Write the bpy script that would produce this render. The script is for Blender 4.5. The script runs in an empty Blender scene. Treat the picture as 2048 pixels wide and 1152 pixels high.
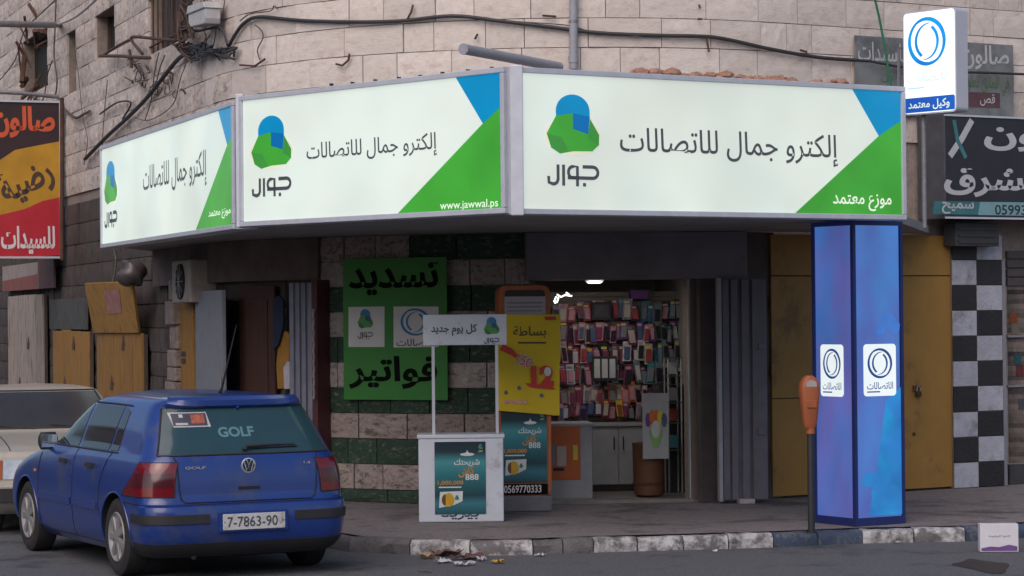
import bpy, bmesh, math, random
import numpy as np
from mathutils import Vector, Matrix
R = math.radians
random.seed(7)
SC = bpy.context.scene
COL = SC.collection

# ------------------------------------------------------------------ camera
H = 2.07
FPX = 5000.0
cam = bpy.data.cameras.new('camera'); camo = bpy.data.objects.new('camera', cam); COL.objects.link(camo)
cam.sensor_width = 36; cam.lens = FPX / 2048 * 36; cam.clip_start = 0.1; cam.clip_end = 500
PITCH = math.atan(50 / FPX); ROLL = 0.0092
CM = Matrix.Rotation(R(90) + PITCH, 3, 'X') @ Matrix.Rotation(-ROLL, 3, 'Z')
camo.matrix_world = Matrix.Translation((0, 0, H)) @ CM.to_4x4()
SC.camera = camo

# ------------------------------------------------------------------ sky, sun, exposure
W = bpy.data.worlds.new('World'); SC.world = W; W.use_nodes = True
nt = W.node_tree; bg = nt.nodes['Background']
sky = nt.nodes.new('ShaderNodeTexSky'); sky.sky_type = 'NISHITA'; sky.sun_disc = False
SUN_EL, SUN_AZ = R(42), R(-160)          # azimuth from +Y, negative towards -X
sky.sun_elevation = SUN_EL; sky.sun_rotation = SUN_AZ
sky.dust_density = 2.5; sky.air_density = 1.0; sky.ozone_density = 1.2
nt.links.new(sky.outputs[0], bg.inputs[0]); bg.inputs[1].default_value = 0.11
sl = bpy.data.lights.new('sun', 'SUN'); so = bpy.data.objects.new('sun', sl); COL.objects.link(so)
sl.energy = 1.25; sl.angle = R(60); sl.color = (1, .83, .76)
sd = Vector((math.sin(SUN_AZ) * math.cos(SUN_EL), math.cos(SUN_AZ) * math.cos(SUN_EL), math.sin(SUN_EL)))
so.rotation_euler = sd.to_track_quat('Z', 'Y').to_euler()
SC.view_settings.view_transform = 'Standard'; SC.view_settings.look = 'None'
SC.view_settings.gamma = 1; SC.view_settings.use_curve_mapping = False
EXPO = 0.35
SC.view_settings.exposure = EXPO
EM = 2 ** (-EXPO)                         # lit signs are metered through the same exposure
SC.cycles.max_bounces = 6

# ------------------------------------------------------------------ pixel -> world helpers (photo pixels, 2048 x 1152)
def ray(u, v):
    return (CM @ Vector(((u - 1024) / FPX, -(v - 576) / FPX, -1))).normalized()
def onz(u, v, z=0.0):
    d = ray(u, v); t = (z - H) / d.z
    return Vector((d.x * t, d.y * t, z))
def onY(u, v, Y):
    d = ray(u, v); t = Y / d.y
    return Vector((d.x * t, Y, H + d.z * t))

class Fr:
    """vertical plane from plan point p to plan point q (left to right seen from the street)"""
    def __init__(s, p, q=None, d=None):
        s.o = Vector((p[0], p[1], 0))
        s.x = (Vector((q[0] - p[0], q[1] - p[1], 0)) if q is not None else Vector((d[0], d[1], 0))).normalized()
        s.n = Vector((s.x.y, -s.x.x, 0)); s.z = Vector((0, 0, 1))
        s.len = (Vector((q[0] - p[0], q[1] - p[1], 0))).length if q is not None else 0
    def __call__(s, a, b, c=0.0): return s.o + s.x * a + s.z * b + s.n * c
    def px(s, u, v, c=0.0):
        d = ray(u, v); o = s.o + s.n * c
        t = (o - Vector((0, 0, H))).dot(s.n) / d.dot(s.n)
        p = Vector((0, 0, H)) + d * t - o
        return p.dot(s.x), p.z
    def off(s, c):
        f = Fr(s.o + s.n * c, d=s.x); f.len = s.len; return f

# plan path of the stone corner building
CR = 4.2; CX = .62; CY = 25.35 + CR; A0 = R(-70); A1 = R(31); ARC = CR * (A1 - A0)
def path(s, off=0.0):
    if s < 0: a = A0; e = s
    elif s > ARC: a = A1; e = s - ARC
    else: a = A0 + s / CR; e = 0
    p = Vector((CX + CR * math.sin(a), CY - CR * math.cos(a), 0)); t = Vector((math.cos(a), math.sin(a), 0)); n = Vector((math.sin(a), -math.cos(a), 0))
    return p + t * e + n * off, t, n
def wall_s(u, v=400, off=0.0):
    d = ray(u, v); k = d.x / d.y
    lo, hi = -30.0, 24.0
    for _ in range(60):
        m = (lo + hi) / 2; p = path(m, off)[0]
        if p.x / p.y < k: lo = m
        else: hi = m
    return lo
def wpx(u, v, off=0.0):
    s = wall_s(u, v, off); p = path(s, off)[0]; d = ray(u, v)
    return s, H + d.z * p.y / d.y
def wpt(u, v, off=0.0):
    s, z = wpx(u, v, off); p = path(s, off)[0]; p.z = z; return p
def wfr(u0, u1, off=0.0, v=600):
    return Fr(path(wall_s(u0, v, off), off)[0], path(wall_s(u1, v, off), off)[0])

# ------------------------------------------------------------------ materials
def lin(r, g, b):
    f = lambda c: (c / 255 / 12.92) if c / 255 <= .04045 else ((c / 255 + .055) / 1.055) ** 2.4
    return (f(r), f(g), f(b), 1)
MATS = {}
def mat(name, col, rough=.7, var=.25, scale=6, bump=0.0, bscale=40, metal=0, rnd=0.0, col2=None, c2amt=.0, c2scale=3, coat=0, spec=.5, emit=None, estr=0, stretch=None):
    if name in MATS: return MATS[name]
    m = bpy.data.materials.new(name); m.use_nodes = True; MATS[name] = m
    t = m.node_tree; N = t.nodes; L = t.links; b = N['Principled BSDF']
    b.inputs['Roughness'].default_value = rough; b.inputs['Metallic'].default_value = metal
    b.inputs['Specular IOR Level'].default_value = spec
    if coat: b.inputs['Coat Weight'].default_value = coat; b.inputs['Coat Roughness'].default_value = .08
    col = tuple(col[:3]) + (1,)
    tc = N.new('ShaderNodeTexCoord'); src = tc.outputs['Object']
    if stretch:
        mp = N.new('ShaderNodeMapping'); mp.inputs['Scale'].default_value = stretch; L.new(src, mp.inputs[0]); src = mp.outputs[0]
    if rnd or True:
        oi = N.new('ShaderNodeObjectInfo'); ad = N.new('ShaderNodeVectorMath'); ad.operation = 'ADD'
        mu = N.new('ShaderNodeMath'); mu.operation = 'MULTIPLY'; mu.inputs[1].default_value = 37.0
        L.new(oi.outputs['Random'], mu.inputs[0]); L.new(src, ad.inputs[0]); L.new(mu.outputs[0], ad.inputs[1]); src = ad.outputs[0]
    ns = N.new('ShaderNodeTexNoise'); ns.inputs['Scale'].default_value = scale; ns.inputs['Detail'].default_value = 6; ns.inputs['Roughness'].default_value = .65
    L.new(src, ns.inputs['Vector'])
    cur = None
    rgb = N.new('ShaderNodeRGB'); rgb.outputs[0].default_value = col; cur = rgb.outputs[0]
    if col2 is not None:
        n2 = N.new('ShaderNodeTexNoise'); n2.inputs['Scale'].default_value = c2scale; n2.inputs['Detail'].default_value = 8; n2.inputs['Roughness'].default_value = .7
        L.new(src, n2.inputs['Vector'])
        rp = N.new('ShaderNodeMapRange'); rp.inputs[1].default_value = .62 - c2amt * .3; rp.inputs[2].default_value = .72 - c2amt * .22
        L.new(n2.outputs[0], rp.inputs[0])
        mx = N.new('ShaderNodeMix'); mx.data_type = 'RGBA'; mx.inputs[7].default_value = tuple(col2[:3]) + (1,)
        L.new(rp.outputs[0], mx.inputs[0]); L.new(cur, mx.inputs[6]); cur = mx.outputs[2]
    hv = N.new('ShaderNodeHueSaturation'); L.new(cur, hv.inputs['Color'])
    mr = N.new('ShaderNodeMapRange'); mr.inputs[1].default_value = .25; mr.inputs[2].default_value = .75
    mr.inputs[3].default_value = 1 - var; mr.inputs[4].default_value = 1 + var * .8
    L.new(ns.outputs[0], mr.inputs[0]); val = mr.outputs[0]
    if rnd:
        r2 = N.new('ShaderNodeMapRange'); r2.inputs[3].default_value = 1 - rnd; r2.inputs[4].default_value = 1 + rnd
        L.new(oi.outputs['Random'], r2.inputs[0]); m2 = N.new('ShaderNodeMath'); m2.operation = 'MULTIPLY'
        L.new(r2.outputs[0], m2.inputs[0]); L.new(val, m2.inputs[1]); val = m2.outputs[0]
    L.new(val, hv.inputs['Value']); L.new(hv.outputs[0], b.inputs['Base Color'])
    if bump:
        nb = N.new('ShaderNodeTexNoise'); nb.inputs['Scale'].default_value = bscale; nb.inputs['Detail'].default_value = 5
        L.new(src, nb.inputs['Vector']); bp = N.new('ShaderNodeBump'); bp.inputs['Strength'].default_value = bump; bp.inputs['Distance'].default_value = .02
        L.new(nb.outputs[0], bp.inputs['Height']); L.new(bp.outputs[0], b.inputs['Normal'])
    if emit is not None:
        b.inputs['Emission Color'].default_value = tuple(emit[:3]) + (1,); b.inputs['Emission Strength'].default_value = estr
    return m

def lit(name, col, k=1.0, var=.12, scale=1.2, col2=None, stretch=(1, 1, 1), rough=.3):
    """back-lit print: the tubes behind it make it slightly uneven"""
    if name in MATS: return MATS[name]
    m = mat(name, tuple(c * .35 for c in col[:3]), rough, 0.0)
    t = m.node_tree; N = t.nodes; L = t.links; b = N['Principled BSDF']
    tc = N.new('ShaderNodeTexCoord'); mp = N.new('ShaderNodeMapping'); mp.inputs['Scale'].default_value = stretch
    ns = N.new('ShaderNodeTexNoise'); ns.inputs['Scale'].default_value = scale; ns.inputs['Detail'].default_value = 2
    L.new(tc.outputs['Object'], mp.inputs[0]); L.new(mp.outputs[0], ns.inputs['Vector'])
    mr = N.new('ShaderNodeMapRange'); mr.inputs[1].default_value = .3; mr.inputs[2].default_value = .7
    mr.inputs[3].default_value = k * EM * (1 - var); mr.inputs[4].default_value = k * EM * (1 + var)
    L.new(ns.outputs[0], mr.inputs[0]); L.new(mr.outputs[0], b.inputs['Emission Strength'])
    if col2 is not None:
        n2 = N.new('ShaderNodeTexNoise'); n2.inputs['Scale'].default_value = scale * 1.3; n2.inputs['Detail'].default_value = 3
        L.new(mp.outputs[0], n2.inputs['Vector']); r = N.new('ShaderNodeMapRange'); r.inputs[1].default_value = .38; r.inputs[2].default_value = .62
        L.new(n2.outputs[0], r.inputs[0]); mx = N.new('ShaderNodeMix'); mx.data_type = 'RGBA'
        mx.inputs[6].default_value = tuple(col[:3]) + (1,); mx.inputs[7].default_value = tuple(col2[:3]) + (1,)
        L.new(r.outputs[0], mx.inputs[0]); L.new(mx.outputs[2], b.inputs['Emission Color'])
    else: b.inputs['Emission Color'].default_value = tuple(col[:3]) + (1,)
    return m

# ------------------------------------------------------------------ mesh builder
class MB:
    def __init__(s): s.v = []; s.f = []
    def poly(s, pts):
        n = len(s.v); s.v += [tuple(p) for p in pts]; s.f.append(tuple(range(n, n + len(pts)))); return s
    def hexa(s, p):                       # 8 points: bottom 4 (ccw), top 4
        n = len(s.v); s.v += [tuple(q) for q in p]
        for f in ((3, 2, 1, 0), (4, 5, 6, 7), (0, 1, 5, 4), (1, 2, 6, 5), (2, 3, 7, 6), (3, 0, 4, 7)): s.f.append(tuple(n + i for i in f))
        return s
    def fbox(s, fr, a0, a1, b0, b1, c0, c1):
        return s.hexa([fr(a0, b0, c1), fr(a1, b0, c1), fr(a1, b0, c0), fr(a0, b0, c0), fr(a0, b1, c1), fr(a1, b1, c1), fr(a1, b1, c0), fr(a0, b1, c0)])
    def box(s, x0, x1, y0, y1, z0, z1):
        return s.hexa([(x0, y0, z0), (x1, y0, z0), (x1, y1, z0), (x0, y1, z0), (x0, y0, z1), (x1, y0, z1), (x1, y1, z1), (x0, y1, z1)])
    def prism(s, fr, pts, c0, c1):        # flat outline (a,b) given depth
        n = len(s.v); k = len(pts)
        s.v += [tuple(fr(a, b, c1)) for a, b in pts] + [tuple(fr(a, b, c0)) for a, b in pts]
        s.f.append(tuple(range(n, n + k))); s.f.append(tuple(range(n + 2 * k - 1, n + k - 1, -1)))
        for i in range(k): j = (i + 1) % k; s.f.append((n + i, n + k + i, n + k + j, n + j))
        return s
    def tube(s, pts, r, k=8, cap=True):
        pts = [Vector(p) for p in pts]; n0 = len(s.v); m = len(pts)
        rr = r if isinstance(r, (list, tuple)) else [r] * m
        up = Vector((0, 0, 1)); pb = None
        for i, p in enumerate(pts):
            t = (pts[min(i + 1, m - 1)] - pts[max(i - 1, 0)]).normalized()
            if pb is None: a = t.cross(up if abs(t.z) < .9 else Vector((1, 0, 0))).normalized()
            else: a = (pb - t * pb.dot(t)).normalized()
            pb = a; b = t.cross(a)
            for j in range(k):
                w = 2 * math.pi * j / k; s.v.append(tuple(p + (a * math.cos(w) + b * math.sin(w)) * rr[i]))
        for i in range(m - 1):
            for j in range(k):
                q = (j + 1) % k; s.f.append((n0 + i * k + j, n0 + i * k + q, n0 + (i + 1) * k + q, n0 + (i + 1) * k + j))
        if cap: s.f.append(tuple(n0 + j for j in range(k))[::-1]); s.f.append(tuple(n0 + (m - 1) * k + j for j in range(k)))
        return s
    def lathe(s, o, ax, prof, k=24):      # prof: (along axis, radius)
        o = Vector(o); ax = Vector(ax).normalized(); a = ax.cross(Vector((0, 0, 1)) if abs(ax.z) < .9 else Vector((1, 0, 0))).normalized(); b = ax.cross(a)
        n0 = len(s.v)
        for h, r in prof:
            for j in range(k):
                w = 2 * math.pi * j / k; s.v.append(tuple(o + ax * h + (a * math.cos(w) + b * math.sin(w)) * r))
        for i in range(len(prof) - 1):
            for j in range(k):
                q = (j + 1) % k; s.f.append((n0 + i * k + j, n0 + i * k + q, n0 + (i + 1) * k + q, n0 + (i + 1) * k + j))
        s.f.append(tuple(n0 + j for j in range(k))[::-1]); e = n0 + (len(prof) - 1) * k; s.f.append(tuple(e + j for j in range(k)))
        return s
    def grid(s, fn, na, nb, skirt=None):  # fn(i/na, j/nb) -> point ; skirt(i,j)->inner point
        n0 = len(s.v)
        for i in range(na + 1):
            for j in range(nb + 1): s.v.append(tuple(fn(i / na, j / nb)))
        for i in range(na):
            for j in range(nb):
                a = n0 + i * (nb + 1) + j; s.f.append((a, a + nb + 1, a + nb + 2, a + 1))
        if skirt:
            ring = [(i, 0) for i in range(na + 1)] + [(na, j) for j in range(1, nb + 1)] + [(i, nb) for i in range(na - 1, -1, -1)] + [(0, j) for j in range(nb - 1, 0, -1)]
            m = len(s.v)
            for i, j in ring: s.v.append(tuple(skirt(i / na, j / nb)))
            K = len(ring)
            for q in range(K):
                w = (q + 1) % K; A = n0 + ring[q][0] * (nb + 1) + ring[q][1]; B = n0 + ring[w][0] * (nb + 1) + ring[w][1]
                s.f.append((B, A, m + q, m + w))
        return s
    def add(s, o):
        n = len(s.v); s.v += o.v; s.f += [tuple(n + i for i in f) for f in o.f]; return s

def mesh(name, mb, m, org=(0, 0, 0), smooth=False, bevel=0):
    me = bpy.data.meshes.new(name); o = Vector(org)
    me.from_pydata([tuple(Vector(v) - o) for v in mb.v], [], mb.f)
    if bevel or smooth is not None:
        bm = bmesh.new(); bm.from_mesh(me)
        if bevel:
            bmesh.ops.recalc_face_normals(bm, faces=bm.faces)
            bmesh.ops.bevel(bm, geom=[e for e in bm.edges if len(e.link_faces) == 2 and e.calc_face_angle(0) > .5], offset=bevel, segments=2, profile=.6, affect='EDGES')
        else: bmesh.ops.recalc_face_normals(bm, faces=bm.faces) if smooth != 'keep' else None
        if smooth:
            for f in bm.faces: f.smooth = True
            for e in bm.edges: e.smooth = not (len(e.link_faces) == 2 and e.calc_face_angle(0) > R(38))
        bm.to_mesh(me); bm.free()
    if m: me.materials.append(m)
    return me

def tag(o, label=None, cat=None, group=None, kind=None):
    if label: o['label'] = label
    if cat: o['category'] = cat
    if group: o['group'] = group
    if kind: o['kind'] = kind
    return o

class Thing:
    def __init__(s, name, label, cat, loc=(0, 0, 0), group=None, rz=0):
        s.loc = Vector(loc); s.root = bpy.data.objects.new(name, None); COL.objects.link(s.root)
        s.root.location = s.loc; s.root.rotation_euler = (0, 0, rz); s.root.empty_display_size = .1; s.local = rz != 0
        tag(s.root, label, cat, group)
    def part(s, name, mb, m, parent=None, smooth=False, bevel=0, label=None, kind=None):
        me = mesh(name, mb, m, (0, 0, 0) if s.local else s.loc, smooth, bevel)
        o = bpy.data.objects.new(name, me); COL.objects.link(o); o.parent = parent or s.root
        if label: o['label'] = label
        if kind: o['kind'] = kind
        return o
    def raw(s, name, me, parent=None, M=None):
        o = bpy.data.objects.new(name, me); COL.objects.link(o); o.parent = parent or s.root
        if M is not None: o.matrix_local = M
        return o
def single(name, mb, m, label, cat, group=None, loc=None, smooth=False, bevel=0, kind=None):
    if loc is None: loc = Vector(mb.v[0])
    me = mesh(name, mb, m, loc, smooth, bevel); o = bpy.data.objects.new(name, me); COL.objects.link(o); o.location = loc
    return tag(o, label, cat, group, kind)
def struct(name, mb, m, smooth=False, bevel=0):
    o = bpy.data.objects.new(name, mesh(name, mb, m, (0, 0, 0), smooth, bevel)); COL.objects.link(o); o['kind'] = 'structure'; return o

# ------------------------------------------------------------------ writing
AR = {'ا': (0xFE8D, 0xFE8E), 'إ': (0xFE87, 0xFE88), 'أ': (0xFE83, 0xFE84), 'ب': 0xFE8F, 'ة': (0xFE93, 0xFE94), 'ت': 0xFE95, 'ث': 0xFE99, 'ج': 0xFE9D, 'ح': 0xFEA1, 'خ': 0xFEA5,
      'د': (0xFEA9, 0xFEAA), 'ذ': (0xFEAB, 0xFEAC), 'ر': (0xFEAD, 0xFEAE), 'ز': (0xFEAF, 0xFEB0), 'س': 0xFEB1, 'ش': 0xFEB5, 'ص': 0xFEB9, 'ض': 0xFEBD, 'ط': 0xFEC1, 'ظ': 0xFEC5,
      'ع': 0xFEC9, 'غ': 0xFECD, 'ف': 0xFED1, 'ق': 0xFED5, 'ك': 0xFED9, 'ل': 0xFEDD, 'م': 0xFEE1, 'ن': 0xFEE5, 'ه': 0xFEE9, 'و': (0xFEED, 0xFEEE), 'ى': (0xFEEF, 0xFEF0), 'ي': 0xFEF1}
def shape(t, lead=False):
    out = []; prev = lead
    tb = AR
    for i, ch in enumerate(t):
        if ch not in tb: out.append(ch); prev = False; continue
        e = tb[ch]; nx = t[i + 1] if i + 1 < len(t) else ''; joins_next = not isinstance(e, tuple) and nx in tb
        if isinstance(e, tuple): c = e[1] if prev else e[0]
        else: c = e + (3 if prev and joins_next else 2 if joins_next else 1 if prev else 0)
        out.append(chr(c)); prev = joins_next
    return ''.join(reversed(out))
def text_mesh(t, bold=0.0, res=3):
    c = bpy.data.curves.new('lettering', 'FONT'); c.body = t; c.size = 1; c.offset = bold; c.resolution_u = res; c.fill_mode = 'FRONT'
    o = bpy.data.objects.new('lettering', c); COL.objects.link(o)
    dg = bpy.context.evaluated_depsgraph_get(); me = bpy.data.meshes.new_from_object(o.evaluated_get(dg))
    V = [v.co.copy() for v in me.vertices]; F = [tuple(p.vertices) for p in me.polygons]
    bpy.data.objects.remove(o); bpy.data.curves.remove(c); bpy.data.meshes.remove(me)
    return V, F
def text(th, fr, t, a0, b0, a1, b1, m, c=.004, bold=.0, arab=True, parent=None, rot=0, name='lettering', lead=False, shear=0):
    V, F = text_mesh(shape(t, lead) if arab else t, bold)
    xs = [v.x for v in V]; ys = [v.y for v in V]; x0, x1, y0, y1 = min(xs), max(xs), min(ys), max(ys)
    mb = MB(); cx, cy = (a0 + a1) / 2, (b0 + b1) / 2
    for v in V:
        x = (v.x - x0) / (x1 - x0) * (a1 - a0) - (a1 - a0) / 2; y = (v.y - y0) / (y1 - y0) * (b1 - b0) - (b1 - b0) / 2
        x += shear * y
        X = x * math.cos(rot) - y * math.sin(rot); Y = x * math.sin(rot) + y * math.cos(rot)
        mb.v.append(tuple(fr(cx + X, cy + Y, c)))
    mb.f = F
    return th.part(name, mb, m, parent, smooth='keep')
def text_px(th, fr, t, u0, v0, u1, v1, m, **k):
    uc, vc = (u0 + u1) / 2, (v0 + v1) / 2; cc = k.get('c', .004)
    a0 = fr.px(u0, vc, cc)[0]; a1 = fr.px(u1, vc, cc)[0]; b1 = fr.px(uc, v0, cc)[1]; b0 = fr.px(uc, v1, cc)[1]
    return text(th, fr, t, a0, b0, a1, b1, m, **k)
def flat(fr, pts, c=.003): return MB().poly([fr(a, b, c) for a, b in pts])
def flat_px(fr, pts, c=.003): return MB().poly([fr(*fr.px(u, v, c), c) for u, v in pts])
def stroke(fr, pts, w, c, closed=False):
    mb = MB(); P = [Vector(p) for p in pts]; n = len(P)
    L_, R_ = [], []
    for i, p in enumerate(P):
        a = P[(i - 1) % n] if (closed or i > 0) else p; b = P[(i + 1) % n] if (closed or i < n - 1) else p
        t = (b - a).normalized(); nn = Vector((-t.y, t.x)); wi = w[i] if isinstance(w, list) else w
        L_.append(p + nn * wi / 2); R_.append(p - nn * wi / 2)
    for i in range(n if closed else n - 1):
        j = (i + 1) % n; mb.poly([fr(*L_[i], c), fr(*R_[i], c), fr(*R_[j], c), fr(*L_[j], c)])
    return mb
def arcpts(cx, cy, rx, ry, a0, a1, k=14):
    return [(cx + rx * math.cos(R(a0 + (a1 - a0) * i / k)), cy + ry * math.sin(R(a0 + (a1 - a0) * i / k))) for i in range(k + 1)]

def jlogo(th, fr, cx, cy, w, ms, c=.004, letters=True, parent=None, h=None):
    """three-lobed blue and green mark with its word below; ms = blue, dark blue, green, dark green, pale, ink"""
    k = w / 290.0
    ky = h / 306.0 if h else k
    T = lambda x, y: (cx + (x - 297) * k, cy - (y - 335) * ky)
    P = lambda pts, m, cc, nm='logo': th.part(nm, flat(fr, [T(*p) for p in pts], cc), m, parent, smooth='keep')
    ring = [(297 + 146 * math.cos(a * math.pi / 14), 392 - 100 * math.sin(a * math.pi / 14)) for a in range(28)]
    if ms[4]: P(ring, ms[4], c)
    dome = [(x, 640 - y) for x, y in arcpts(297, 640 - 264, 87, 86, 0, 180, 16)]
    P([(384, 300)] + dome + [(211, 290), (297, 275), (298, 355), (375, 380)], ms[0], c + .002)
    P([(298, 275), (384, 290), (375, 380), (298, 355)], ms[1], c + .0035)
    P([(211, 290), (297, 275), (298, 355), (375, 380), (385, 300), (432, 382), (430, 435), (396, 468), (300, 470), (230, 484), (185, 455), (163, 382)], ms[2], c + .002)
    P([(163, 382), (240, 400), (275, 470), (230, 484), (185, 455)], ms[3], c + .0035)
    P([(385, 300), (432, 382), (430, 435), (375, 400)], ms[3], c + .0035)
    if letters:
        mb = MB(); wd = 15 * k
        S = lambda pts: mb.add(stroke(fr, [T(*p) for p in pts], wd, c + .002))
        S([(345, 549)] + [(x, 1156 - y) for x, y in arcpts(398, 578, 26, 29, 90, -90, 8)] + [(268, 606)])
        S([(318, 650), (318, 549), (290, 549)] + [(x, 1156 - y) for x, y in arcpts(292, 578, 20, 28, 100, 260, 8)] + [(318, 606)])
        S([(247, 540), (247, 648)])
        S([(219, 540), (219, 620)] + [(x, 1240 - y) for x, y in arcpts(193, 620, 24, 20, 0, -90, 6)] + [(172, 632), (171, 600)])
        S([(346, 641), (362, 641)])
        th.part('logo_lettering', mb, ms[5], parent, smooth='keep')
def swirl(th, fr, cx, cy, rx, ry, m, c=.004, parent=None, name='logo'):
    def cres(ox, oy, r, ix, iy, ir, a0, a1):
        mb = MB(); n = 26
        A = arcpts(ox, oy, r, r, a0, a1, n); B = arcpts(ix, iy, ir, ir, a0, a1, n)
        for i in range(n): mb.poly([fr(cx + p[0] * rx, cy + p[1] * ry, c) for p in (A[i], A[i + 1], B[i + 1], B[i])])
        return mb
    mb = cres(0, 0, 1, -.07, -.05, .90, -75, 125)
    mb.add(cres(0, 0, 1, .07, .05, .90, 105, 305))
    mb.add(cres(.12, 0, .76, .20, .03, .70, 88, 235)); mb.add(cres(-.12, 0, .76, -.20, -.03, .70, -92, 55))
    return th.part(name, mb, m, parent, smooth='keep')

# ================================================================== SETTING
asphalt = mat('asphalt', (.105, .108, .118), .85, .5, 38, .9, 70, col2=(.045, .045, .05), c2amt=.25, c2scale=.9)
paving = mat('paving', (.19, .17, .175), .85, .35, 22, .7, 60, col2=(.08, .07, .07), c2amt=.35, c2scale=1.4)
g = MB(); g.poly([(-90, -60, 0), (90, -60, 0), (90, 140, 0), (-90, 140, 0)]); struct('road', g, asphalt)

# kerb line in plan, measured at its foot
KP = [onz(u, v) for u, v in ((700, 1104), (830, 1110), (940, 1112), (1065, 1110), (1190, 1105), (1370, 1100), (1545, 1095), (1725, 1087), (1930, 1083), (2048, 1076))]
KP = [KP[0] + Vector((-11.0, 29.0, 0)), KP[0] + Vector((-5.4, 14.0, 0)), KP[0] + Vector((-1.5, 3.0, 0)), KP[0] + Vector((-.5, .8, 0))] + KP
KP += [KP[-1] + Vector((1.2, .55, 0)), KP[-1] + Vector((10, 5.0, 0))]
def kseg(L):
    d = [0]
    for a, b in zip(L, L[1:]): d.append(d[-1] + (b - a).length)
    return d
KD = kseg(KP)
def kat(s):
    for i in range(len(KP) - 1):
        if s <= KD[i + 1] or i == len(KP) - 2:
            t = (s - KD[i]) / (KD[i + 1] - KD[i]); return KP[i].lerp(KP[i + 1], t)
def kn(s):
    a = kat(max(s - .25, 0)); b = kat(min(s + .25, KD[-1])); t = (b - a).normalized(); return Vector((t.y, -t.x, 0))
side = MB(); inner = [p - kn(KD[i]) * .16 for i, p in enumerate(KP)]
side.poly([(p.x, p.y, .127) for p in inner] + [(40, 34, .127), (40, 45, .127), (-8, 64, .127)])
struct('pavement', side, paving)
kw = mat('kerb_white_paint', (.42, .42, .43), .7, .35, 9, .5, 50, col2=(.11, .105, .11), c2amt=.62, c2scale=7)
kb = mat('kerb_blue_paint', (.035, .055, .10), .7, .35, 9, .5, 50, col2=(.12, .12, .12), c2amt=.4, c2scale=7)
kg = mat('kerb_bare_concrete', (.12, .115, .12), .85, .3, 9, .5, 50, col2=(.05, .05, .055), c2amt=.4, c2scale=5)
kerb = bpy.data.objects.new('kerb', None); COL.objects.link(kerb); kerb['kind'] = 'structure'
def kcol(u):
    if 815 < u < 1068 or 1185 < u < 1548 or 1725 < u < 1932: return kw
    if 1548 <= u <= 1725 or u >= 1932: return kb
    return kg
def pu(p):   # photo column of a world point
    q = CM.transposed() @ (Vector(p) - Vector((0, 0, H))); return 1024 + FPX * q.x / -q.z
def pv(p):
    q = CM.transposed() @ (Vector(p) - Vector((0, 0, H))); return 576 - FPX * q.y / -q.z
marks = []
for ub in (820, 940, 1066, 1126, 1187, 1275, 1367, 1457, 1547, 1636, 1725, 1828, 1931, 2010):
    lo, hi = KD[3], KD[-1]
    for _ in range(50):
        m_ = (lo + hi) / 2
        if pu(kat(m_)) < ub: lo = m_
        else: hi = m_
    marks.append(lo)
s_ = marks[0]
while s_ > .7: s_ -= .62; marks.insert(0, s_)
s_ = marks[-1]
while s_ < KD[-1] - 1: s_ += .5; marks.append(s_)
for sa, sb in zip(marks, marks[1:]):
    mb = MB(); gp = .006; n = 4; h = .122 + random.uniform(-.006, .008); tw = .13
    prof = [(0, 0), (.004, h - .045), (-.02, h - .008), (-.045, h), (-tw + .01, h), (-tw, 0)]
    for i in range(n + 1):
        s = sa + gp + (sb - sa - 2 * gp) * i / n; p = kat(s); nn = kn((sa + sb) / 2 * .5 + s * .5)
        for d, z in prof: mb.v.append(tuple(p + nn * (d + random.uniform(-.004, .004)) + Vector((0, 0, z + (random.uniform(-.005, .005) if z > .05 else 0)))))
    K = len(prof)
    for i in range(n):
        for j in range(K - 1): mb.f.append((i * K + j, (i + 1) * K + j, (i + 1) * K + j + 1, i * K + j + 1))
    mb.f.append(tuple(range(K))); mb.f.append(tuple(n * K + j for j in range(K))[::-1])
    o = bpy.data.objects.new('kerb_stone', mesh('kerb_stone', mb, kcol(pu(kat((sa + sb) / 2))), smooth=True)); COL.objects.link(o); o.parent = kerb

# ------------------------------------------------------------------ corner building
stone_m = mat('pale_limestone', (.58, .52, .48), .88, .12, 5, .3, 22, rnd=.09, col2=(.50, .405, .37), c2amt=.30, c2scale=3.5)
stone_s = mat('weathered_limestone', (.54, .47, .43), .9, .35, 4, .6, 22, rnd=.10, col2=(.30, .24, .22), c2amt=.30, c2scale=3.0)
mortar = mat('mortar', (.25, .205, .185), .95, .3, 12, .4, 60)
darkwall = mat('mottled_dark_wall', (.11, .085, .08), .9, .4, 3, .5, 30)  # dark brown with random mottling
S_SHOP0, S_SHOP1 = wall_s(1060, 700), wall_s(1392, 700)
build = Thing('corner_building', 'pale stone building with a rounded corner above the lit shop signs', 'building', path(ARC / 2)[0])
ZC = 4.76; CH = .30
zj = lambda z: ZC + CH * round((z - ZC) / CH)
def hole(u0, v0, u1, v1):
    s0, _ = wpx(u0, (v0 + v1) / 2); s1, _ = wpx(u1, (v0 + v1) / 2)
    um = (u0 + u1) / 2
    return [s0, s1, zj(wpx(um, v1)[1]), zj(wpx(um, v0)[1])]
HW = [hole(190, 15, 229, 130), hole(297, -40, 386, 104), hole(45, 60, 95, 185), hole(134, 48, 152, 166)]
HL = [[S_SHOP0, S_SHOP1, 0, 2.40]]
def in_holes(s, z, hs): return any(h[0] <= s <= h[1] and h[2] <= z <= h[3] for h in hs)
holes = HW + HL
sb_ = sorted(set([-28.0, 18.0] + [h[i] for h in holes for i in (0, 1)] + [-25 + i * .45 for i in range(96)])); zb_ = sorted(set([0.0, 10.0] + [h[i] for h in holes for i in (2, 3)]))
core = MB()
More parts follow.
